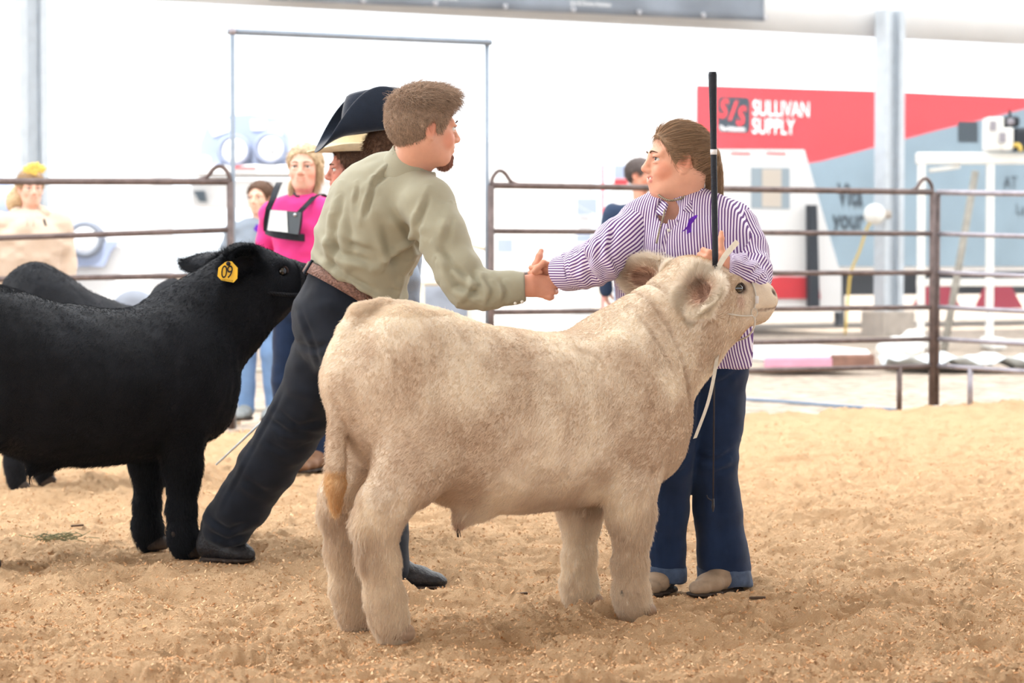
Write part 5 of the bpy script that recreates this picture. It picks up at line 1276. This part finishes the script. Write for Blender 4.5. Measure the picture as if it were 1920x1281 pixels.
obj('red_graphic', face([(1306, 160), (1640, 170), (1925, 183), (1990, 184), (1925, 203), (1850, 222), (1750, 246), (1640, 276), (1540, 302), (1440, 318), (1306, 318)]), M_red, tr, smooth=False)
obj('grey_graphic', face([(1440, 318), (1540, 302), (1640, 276), (1750, 246), (1850, 222), (1925, 203), (1990, 186), (1990, 500), (1440, 500)], -.014), M_greyg, tr, smooth=False)
t, z = tz(1345, 248); t2, z2 = tz(1405, 183)
lg = obj('logo_panel', MB().prism([TR(a, -.02, b) for a, b in ((t + .05, z), (t2 - .05, z), (t2, z + .06), (t2, z2 - .06), (t2 - .05, z2), (t + .05, z2), (t, z2 - .06), (t, z + .06))], FN * .006).m, M_charcoal, tr, smooth=False)
def word(body, px, py, hpx, mt, xs=1.0, sh=0.0, off=-.03, sp=1.0, par=tr, name='lettering', bold=0.02):
    t, z = tz(px, py); _, zz = tz(px, py - hpx); return text_obj(name, body, mt, par, TR(t, off, z), FD, V(0, 0, 1), zz - z, 0, sp, xscale=xs, shear=sh, bold=bold)
word('S', 1345, 220, 34, M_red, .8, .25, par=lg, bold=.03); word('/', 1365, 224, 34, M_red, 1.0, .15, par=lg, bold=.03); word('S', 1378, 234, 34, M_red, .8, .25, par=lg, bold=.03)
word('The Advantage', 1347, 245, 9, M_letter, .72, par=lg)
word('SULLIVAN', 1409, 216, 28, M_letter, .72, bold=.012, sp=1.0); word('SUPPLY', 1408, 250, 28, M_letter, .72, bold=.012, sp=1.0)
word('Vita', 1569, 384, 40, M_charcoal, .62); word('your', 1560, 428, 36, M_charcoal, .72); word('AT', 1880, 352, 22, M_charcoal, .8, bold=0); word('La', 1903, 402, 20, M_charcoal, .8, bold=0)
t, z = tz(1795, 240); obj('photo_print', MB().prism([TR(*q) for q in ((t, -.018, z - .25), (t + .45, -.018, z - .25), (t + .45, -.018, z + .12), (t, -.018, z + .12))], FN * .003).m, M_charcoal, tr, smooth=False)
for a in (.02, 13.98): obj('panel_rib', MB().box(TR(a, -.002, 2.55), (.03, .03, 3.2), AX, .004).m, M_white, tr, smooth=False)
obj('underframe', MB().box(TR(7.4, 1.0, .72), (12.8, 1.2, .42), AX, .03).m, M_dark, tr, smooth=False)
for a in (3.2, 9.2, 10.5, 11.8):
    if a < 4: obj('landing_leg', MB().box(TR(a, .3, .35), (.14, .14, .75), AX, .01).m, M_dark, tr, smooth=False); continue
    w = obj('wheel', MB().lathe(TR(a, .02, .45), [(.30, .0), (.50, -.02), (.52, .06), (.52, .24), (.30, .27), (.25, .12), (.08, .06), (.0, .04)], -FN * -1, 28).m, M_tyre, tr)
    obj('hub', MB().lathe(TR(a, .0, .45), [(.0, -.02), (.10, -.02), (.12, .05), (.28, .08)], FN, 20).m, M_silver, w)
for a, c_ in ((4.6, M_maroon), (6.0, M_maroon)): obj('side_skirt', MB().prism([TR(a, .05, .25), TR(a + 1.1, .05, .25), TR(a + .75, .05, .75), TR(a + .3, .05, .75)], FN * .05).m, c_, tr, smooth=False)
# gooseneck trailer nose in front of it
GA = P(1262, 483, 38.2); GA[2] = 0
def GP(t, off, z): return GA + FD * t + FN * off + V(0, 0, z)
def gz(px, py):
    r = ray(px, py); c = V(0, 0, CAMH); s = ((GA - c) @ FN) / (r @ FN); p = c + r * s; return (p - GA) @ FD, p[2]
gt = empty('stock_trailer', GP(1, 0, 0), 'white gooseneck trailer end with a small window and red marker strips', 'trailer')
gpoly = lambda pts, off=0.0: [GP(*((lambda q: (q[0], off, q[1]))(gz(*p)))) for p in pts]
obj('body', MB().prism(gpoly([(1262, 280), (1508, 281), (1578, 520), (1578, 585), (1262, 585)]), FN * 2.0).m, M_white, gt, smooth=False)
for x in (1370, 1436): obj('marker_strip', MB().prism(gpoly([(x, 285), (x + 37, 286), (x + 37, 290), (x, 289)], -.012), FN * .01).m, M_red, gt, smooth=False)
wn_ = obj('window', MB().prism(gpoly([(1408, 314), (1480, 315), (1480, 392), (1408, 391)], -.012), FN * .012).m, M_glass, gt, smooth=False)
obj('curtain', MB().prism(gpoly([(1428, 317), (1464, 317), (1464, 389), (1428, 388)], -.02), FN * .008).m, M_beige, wn_, smooth=False)
obj('jack_post', MB().prism(gpoly([(1502, 385), (1516, 385), (1521, 575), (1504, 575)], -.25), FN * .12).m, M_dark, gt, smooth=False)
obj('wheel_arch', MB().prism(gpoly([(1410, 560), (1425, 525), (1460, 518), (1530, 520), (1536, 560)], -.05), FN * .04).m, M_red, gt, smooth=False)
# banner under the eave
bt = lambda px: (lambda D: None)
def ez(px, py, off=-.25):
    r = ray(px, py); c = V(0, 0, CAMH); s = ((EC + FN * off - c) @ FN) / (r @ FN); p = c + r * s; return (p - EC) @ FD, p[2]
M_banner = mat('grey printed banner vinyl', rgb(134, 142, 154), .6, .25, 1.2)
b0, b1 = ez(505, 0), ez(1434, 40)
bn = empty('banner', eave(b1[0], -.25, 4.75), 'grey printed banner with white lettering under the eave', 'banner')
nseg = 30; bz = min(b0[1], b1[1]); tt = np.linspace(b0[0], b1[0], nseg); vv = []; FF = []
for i, t in enumerate(tt):
    for j in range(6): vv.append(eave(t, -.25 + .02 * math.sin(i * 1.3 + j), b0[1] + (b1[1] - b0[1]) * i / (nseg - 1) + j * .12))
for i in range(nseg - 1):
    for j in range(5): FF.append((i * 6 + j, i * 6 + 6 + j, i * 6 + 7 + j, i * 6 + 1 + j))
o = obj('cloth', (np.array(vv), np.array(FF)), M_banner, bn); md = o.modifiers.new('t', 'SOLIDIFY'); md.thickness = .004
for px, py, hpx, s in ((1070, 9, 9, 'Joe & Donna Homann'), (818, -1, 8, 'Family Farms')):
    t, z = ez(px, py, -.30); _, z2 = ez(px, py - hpx, -.30); text_obj('lettering', s, M_letter, bn, eave(t, -.30, z), FD, V(0, 0, 1), z2 - z, 0, xscale=.75)
for t in tt[1::4]: obj('grommet', MB().lathe(eave(t, -.285, b0[1] + (b1[1] - b0[1]) * (t - b0[0]) / (b1[0] - b0[0]) + .05), [(.015, 0), (.035, .01), (.04, 0)], -FN, 10).m, M_silver, bn)
# flood lamp and cord on the right column
lc = eave(-.25, -.3, 0); lp_ = P(1640, 402, lc[1]); fl = empty('work_lamp', lp_, 'round white work lamp with a yellow cord on the steel column', 'lamp')
obj('globe', MB().sphere(lp_, .17).m, M_wht, fl); obj('bracket', MB().tube([lp_, lp_ + V(.25, .1, 0)], .07, 10).m, M_conc, fl)
obj('cord', MB().tube(spline([lp_ + V(-.05, -.05, -.1), P(1625, 430, lp_[1]), P(1612, 470, lp_[1] + .1), P(1595, 512, lp_[1] + .2), P(1590, 560, lp_[1] + .2), V(P(1588, 600, lp_[1])[0], lp_[1] + .2, -.04)], 16), .022, 8).m, M_yel, fl)
# white loading frame, ladder pole and power unit at the far right
D0 = 33.0; fr = empty('loading_frame', V(*P(1820, 483, D0)[:2], 0), 'white steel frame standing at the far right edge', 'frame')
zt = P(1800, 297, D0)[2]
obj('top_beam', MB().box((P(1718, 297, D0) + P(2010, 297, D0)) / 2, (R(292, D0), .15, R(22, D0)), None, .02).m, M_wht, fr, smooth=False)
for px in (1728, 1857, 1985): obj('leg', MB().box(P(px, 297, D0) * [1, 1, 0] + V(0, 0, zt / 2 - .03), (R(13, D0), .12, zt + .06), None, .01).m, M_wht, fr, smooth=False)
obj('mid_beam', MB().box((P(1718, 530, D0) + P(2010, 530, D0)) / 2, (R(290, D0), .10, R(14, D0)), None, .01).m, M_wht, fr, smooth=False)
obj('mid_beam', MB().box((P(1728, 640, D0) + P(2010, 640, D0)) / 2, (R(282, D0), .08, R(7, D0)), None, .01).m, M_wht, fr, smooth=False)
for px in (1728, 1857): obj('foot', MB().box(P(px, 297, D0) * [1, 1, 0] + V(0, -.25, .02), (R(30, D0), .8, .16), None, .03).m, M_wht, fr, smooth=False)
obj('brace', MB().tube([P(1742, 320, D0), P(1800, 312, D0)], .03, 8).m, M_wht, fr)
a, b = P(1829, 322, D0 - .3), P(1770, 650, D0 - .9); b[2] = -.05
pl_ = obj('leaning_pole', MB().tube([a, (a + b) / 2, b], .05, 10).m, mat('weathered grey timber', rgb(150, 146, 138), .9, .2, 10)); tag(pl_, 'grey timber pole leaning against the white frame', 'pole')
pu = empty('power_unit', P(1900, 284, D0), 'white and black power unit on top of the white frame', 'machine'); AXX = None
obj('cabinet', MB().box(P(1862, 252, D0), (R(30, D0), .4, R(62, D0)), None, .02).m, M_wht, pu, smooth=False); obj('cabinet', MB().box(P(1885, 262, D0 - .05), (R(20, D0), .4, R(42, D0)), None, .02).m, M_wht, pu, smooth=False)
for px, py in ((1862, 236), (1880, 258)): obj('vent', MB().box(P(px, py, D0 - .27), (R(12, D0), .02, R(18, D0)), None, .004).m, M_galv, pu, smooth=False)
obj('motor', MB().box(P(1915, 262, D0), (R(42, D0), .45, R(42, D0)), None, .05).m, M_dark, pu, smooth=False); obj('air_filter', MB().box(P(1894, 229, D0), (R(29, D0), .3, R(19, D0)), None, .03).m, M_dark, pu, smooth=False)
obj('filter_cap', MB().lathe(P(1895, 229, D0 - .15), [(0, .03), (.04, .03), (.055, 0)], (0, -1, 0), 16).m, M_galv, pu); obj('exhaust', MB().tube([P(1894, 222, D0), P(1893, 205, D0)], .02, 8).m, M_dark, pu)
obj('hose', MB().tube(spline([P(1902, 272, D0 - .25), P(1911, 273, D0 - .3), P(1914, 284, D0 - .3)], 10), .03, 8).m, M_yel, pu)
# things lying on the dirt
M_mat1 = mat('pink mattress ticking', rgb(208, 150, 170), .85, .1, 6); M_mat2 = mat('brown mattress end', rgb(128, 96, 84), .9, .2, 10)
q = G(1535, 692); pd = empty('foam_pad', q, 'folded white pad with pink side lying on the dirt', 'pad'); ax2 = [unit(V(.97, .25, 0)), unit(V(-.25, .97, 0)), V(0, 0, 1)]
obj('pad', MB().box(q + ax2[1] * .75 + V(0, 0, .13), (1.2, 1.5, .14), ax2, .04).m, M_white, pd, smooth=False); obj('pad_side', MB().box(q + ax2[0] * -.22 + V(0, 0, .07), (.78, .06, .12), ax2, .02).m, M_mat1, pd, smooth=False); obj('pad_end', MB().box(q + ax2[0] * .38 + V(0, 0, .08), (.5, .08, .14), ax2, .02).m, M_mat2, pd, smooth=False)
f = Field(G(1690, 675) - .5, G(1690, 675) + .6, .02); c_ = G(1690, 672); f.ell(c_ + V(0, .1, .10), (.28, .22, .15), k=.05); f.ell(c_ + V(.15, .2, .16), (.16, .16, .18), k=.05); v, F = f.mesh(1); v = wrinkle(v, F, .02, (8, 8, 8), 3); tag(obj('feed_sack', (v, F), M_wht), 'slumped white sack beside the folded pad', 'sack')
v = []; 
m = MB(); c_ = G(1850, 690); nx_, ny_ = 14, 8
vv = [c_ + V((i / (nx_ - 1) - .5) * 1.9, (j / (ny_ - 1)) * 1.6, .05 + .05 * math.sin(i * 1.7 + j) + .03 * math.cos(j * 2.1)) for i in range(nx_) for j in range(ny_)]
FF = np.array([(i * ny_ + j, i * ny_ + ny_ + j, i * ny_ + ny_ + 1 + j, i * ny_ + 1 + j) for i in range(nx_ - 1) for j in range(ny_ - 1)])
o = tag(obj('tarp', (np.array(vv), FF), mat('pale blue-white tarp', rgb(214, 222, 226), .5, .05, 4)), 'crumpled pale tarp on the dirt behind the paler fence panel', 'tarp'); o.modifiers.new('t', 'SOLIDIFY').thickness = .01
hs_ = spline([V(*G(1330, 735)[:2], -.045), V(*G(1450, 742)[:2], -.045), V(*G(1560, 750)[:2], -.045), V(*G(1680, 758)[:2], -.045)], 20); tag(obj('hose', MB().tube(hs_, .014, 8).m, mat('blue-grey rubber hose', rgb(116, 134, 156), .6)), 'blue-grey hose lying along the edge of the sawdust', 'hose')
# off-road buggy on a flat trailer, far left
DB = 38.0; bx = lambda px, py, d=0.0: P(px, py, DB + d)
M_pale = mat('pale blue-grey paint', rgb(150, 162, 190), .4, .04, 3); M_palet = mat('paled tyre', rgb(140, 150, 176), .9, .06, 6)  # buggy paint and tyres paled to imitate washed-out glare
bg_ = empty('buggy', bx(455, 312), 'pale off-road buggy with two big wheels, behind the gateway', 'vehicle')
obj('body', MB().prism([bx(*q) for q in ((372, 300), (375, 270), (388, 232), (400, 218), (470, 214), (520, 222), (536, 250), (543, 300), (530, 312), (380, 312))], V(0, 1.2, 0)).m, M_pale, bg_, smooth=False)
for pts in ([(392, 240), (402, 226), (430, 224), (430, 246), (400, 256)], [(470, 226), (500, 226), (498, 244), (472, 244)], [(504, 232), (520, 230), (530, 252), (506, 256)]): obj('window', MB().prism([bx(a, b, -.02) for a, b in pts], V(0, .02, 0)).m, M_white, bg_, smooth=False)
for px, py in ((441, 283), (509, 279)):
    w = obj('wheel', MB().lathe(bx(px, py, -.02), [(.0, .22), (.19, .22), (.20, .24), (.24, .24), (.26, .16), (.26, .0)], (0, -1, 0), 32).m, M_palet, bg_)
    obj('rim', MB().lathe(bx(px, py, -.25), [(0, .0), (.10, .02), (.17, .015), (.195, 0)], (0, -1, 0), 28).m, M_white, w)
obj('hub', MB().lathe(bx(511, 284, -.27), [(0, .03), (.022, .03), (.028, 0)], (0, -1, 0), 16).m, M_charcoal, bg_)
obj('headlamp', MB().sphere(bx(384, 302, -.05), (.10, .05, .08)).m, M_white, bg_)
fb = empty('flatbed_trailer', V(*bx(455, 483)[:2], 0), 'white flatbed trailer carrying the buggy', 'trailer')
obj('deck', MB().box((bx(360, 322, .6) + bx(660, 322, .6)) / 2, (R(300, DB), 1.7, R(18, DB)), None, .02).m, M_white, fb, smooth=False)
obj('red_strip', MB().box((bx(436, 314, -.27) + bx(480, 314, -.27)) / 2, (R(44, DB), .02, R(4, DB)), None).m, M_red, fb, smooth=False)
for px in (405, 560): 
    w = obj('wheel', MB().lathe(V(bx(px, 400)[0], DB - .25, .52), [(.0, .05), (.26, .05), (.28, .08), (.52, .08), (.56, .0), (.56, -.25), (.3, -.28)], (0, -1, 0), 32).m, M_palet, fb); obj('rim', MB().lathe(V(bx(px, 400)[0], DB - .31, .52), [(0, .03), (.12, .03), (.25, 0)], (0, -1, 0), 24).m, M_white, w)
obj('chassis', MB().box((bx(360, 365, .6) + bx(660, 365, .6)) / 2, (R(290, DB), 1.2, R(50, DB)), None, .02).m, M_white, fb, smooth=False)
obj('fender', MB().prism([bx(362, 358, -.2), bx(382, 358, -.2), bx(386, 378, -.2), bx(374, 378, -.2)], V(0, .3, 0)).m, M_charcoal, fb, smooth=False)
# white trailer side with a mounted spare wheel, left
DS = 36.0; st = empty('cargo_trailer', V(*P(190, 483, DS)[:2], 0), 'white cargo trailer with a spare wheel, left behind the fence', 'trailer')
obj('body', MB().box(V(P(85, 483, DS)[0], DS + 1.2, 1.5), (R(400, DS), 2.2, 2.6), None, .05).m, M_white, st, smooth=False)
sw = P(161, 449, DS + .02); w = obj('spare_wheel', MB().lathe(sw, [(.0, .10), (.19, .10), (.20, .13), (.25, .13), (.285, .06), (.285, -.10)], (0, -1, 0), 36).m, M_tyre, st)
obj('rim', MB().lathe(sw + V(0, -.11, 0), [(0, .02), (.11, .03), (.17, .015), (.195, 0)], (0, -1, 0), 30).m, M_white, w)
obj('wheel_bracket', MB().prism([P(128, 500, DS - .05), P(195, 500, DS - .05), P(208, 470, DS - .05), P(225, 452, DS - .05), P(205, 452, DS - .05), P(128, 470, DS - .05)], V(0, .12, 0)).m, M_pale, st, smooth=False)
for px in (60, 250):
    w = obj('wheel', MB().lathe(V(P(px, 483, DS)[0], DS + .1, .33), [(.0, .08), (.2, .08), (.36, .1), (.38, 0), (.38, -.2)], (0, -1, 0), 28).m, M_tyre, st)
cr_ = empty('parked_car', V(*P(-60, 483, 34)[:2], 0), 'pale parked car roof at the left edge', 'car')
f = Field(P(-200, 483, 34) * [1, 1, 0] - V(.4, .3, .1), P(60, 483, 34) * [1, 1, 0] + V(.5, 2.2, 2.9), .045); bc0 = P(-80, 483, 34); f.ell(V(bc0[0], 35.0, 1.05), (1.35, .85, .55), k=.1); f.ell(V(bc0[0] - .1, 35.0, 1.75), (.85, .75, .75), k=.25); obj('body', f.mesh(2), M_pale, cr_)
for dx in (-.8, .8): obj('wheel', MB().lathe(V(bc0[0] + dx, 34.2, .33), [(0, .05), (.2, .06), (.36, .08), (.4, 0), (.4, -.2)], (0, -1, 0), 24).m, M_tyre, cr_)
# red pump cabinet and post seen past the striped shirt
DR = 38.5; rc_ = empty('red_cabinet', V(*P(1165, 483, DR)[:2], 0), 'red and grey cabinet left of the dark-haired person', 'cabinet')
obj('body', MB().box(V(P(1167, 483, DR)[0], DR + .15, P(1167, 430, DR)[2] / 2 + .25), (R(34, DR), .3, P(1167, 430, DR)[2] + .5), None, .02).m, M_white, rc_, smooth=False)
obj('red_front', MB().box(P(1164, 343, DR - .03), (R(26, DR), .06, R(14, DR)), None, .01).m, M_red, rc_, smooth=False); obj('grey_screen', MB().box(P(1163, 322, DR - .03), (R(24, DR), .06, R(26, DR)), None, .01).m, M_pale, rc_, smooth=False); obj('red_side', MB().box(P(1180, 324, DR - .03), (R(9, DR), .06, R(30, DR)), None, .01).m, M_red, rc_, smooth=False)
o = obj('red_post', MB().box(V(P(1130, 483, DR)[0], DR, P(1130, 314, DR)[2] / 2), (R(5, DR), .06, P(1130, 314, DR)[2] + .1), None, .01).m, M_red); tag(o, 'thin red post left of the red cabinet', 'post')
DW = 38.0; wt = empty('box_truck', V(*P(1000, 483, DW)[:2], 0), 'white box truck behind the handshake', 'truck')
obj('body', MB().box(V(P(960, 483, DW)[0], DW + 1.2, 1.5), (R(300, DW), 2.2, 3.1), None, .05).m, M_white, wt, smooth=False)
for pts in ([(1081, 372), (1120, 372), (1120, 404), (1081, 384)], [(1081, 385), (1114, 402), (1081, 404)], [(932, 448), (962, 448), (962, 474), (932, 474)], [(1080, 440), (1108, 440), (1108, 454), (1080, 454)]): obj('panel', MB().prism([P(a, b, DW - .02) for a, b in pts], V(0, .02, 0)).m, M_pale, wt, smooth=False)
for px in (830,): obj('wheel', MB().lathe(V(P(px, 483, DW)[0], DW + .1, .42), [(0, .05), (.22, .06), (.44, .08), (.48, 0), (.48, -.25)], (0, -1, 0), 28).m, M_tyre, wt)
# hay clump and wood chips on the sawdust
M_hay = mat('dry green hay', rgb(120, 116, 84), .9, .3, 40); M_chip = mat('dark wood chip', rgb(84, 66, 52), .9, .2, 40)
m = MB(); c_ = G(110, 1017)
for i in range(90):
    a = RNG.uniform(0, 6.28); q = c_ + V(RNG.normal(0, .05), RNG.normal(0, .05), RNG.uniform(.005, .035)); d = V(math.cos(a), math.sin(a), RNG.normal(0, .2)) * .03; m.tube([q - d, q + d], .0016, 4)
tag(obj('hay_clump', m.m, M_hay), 'small clump of hay on the sawdust under the black steer', 'hay', kind='stuff')
for i, (px, py, lab) in enumerate(((975, 1112, 'dark wood chip on the sawdust under the calf belly'), (1672, 1150, 'wood chip lying on the sawdust at the lower right'), (145, 998, 'dark wood chip beside the hay clump'), (1420, 1142, 'wood sliver on the sawdust right of the rolled jean cuffs'))):
    q = G(px, py); z = saw_height(np.array([q[0]]), np.array([q[1]]))[0]; tag(obj('wood_chip', MB().box(q + V(0, 0, z + .006), (.055, .014, .008), [unit(V(1, .3 * (-1) ** i, .05)), unit(V(-.3 * (-1) ** i, 1, 0)), V(0, 0, 1)], .002).m, M_chip, smooth=False), lab, 'wood chip', 'wood chips')
# ================================================================== haze volume added outside the ring to imitate washed-out glare
m = bpy.data.materials.new('added haze'); m.use_nodes = True; nt = m.node_tree; nt.nodes.remove(nt.nodes['Principled BSDF'])
vs_ = nt.nodes.new('ShaderNodeVolumeScatter'); vs_.inputs['Color'].default_value = (.97, .98, 1, 1); vs_.inputs['Density'].default_value = .012; vs_.inputs['Anisotropy'].default_value = .2
nt.links.new(vs_.outputs[0], nt.nodes['Material Output'].inputs['Volume'])
o = obj('added_haze', MB().box(eave(-2, 1.5, 3.9), (60, 26, 8.0), [FD, FN, V(0, 0, 1)]).m, m, smooth=False); tag(o, 'pale added haze hanging over the yard outside the ring', 'haze', kind='stuff')
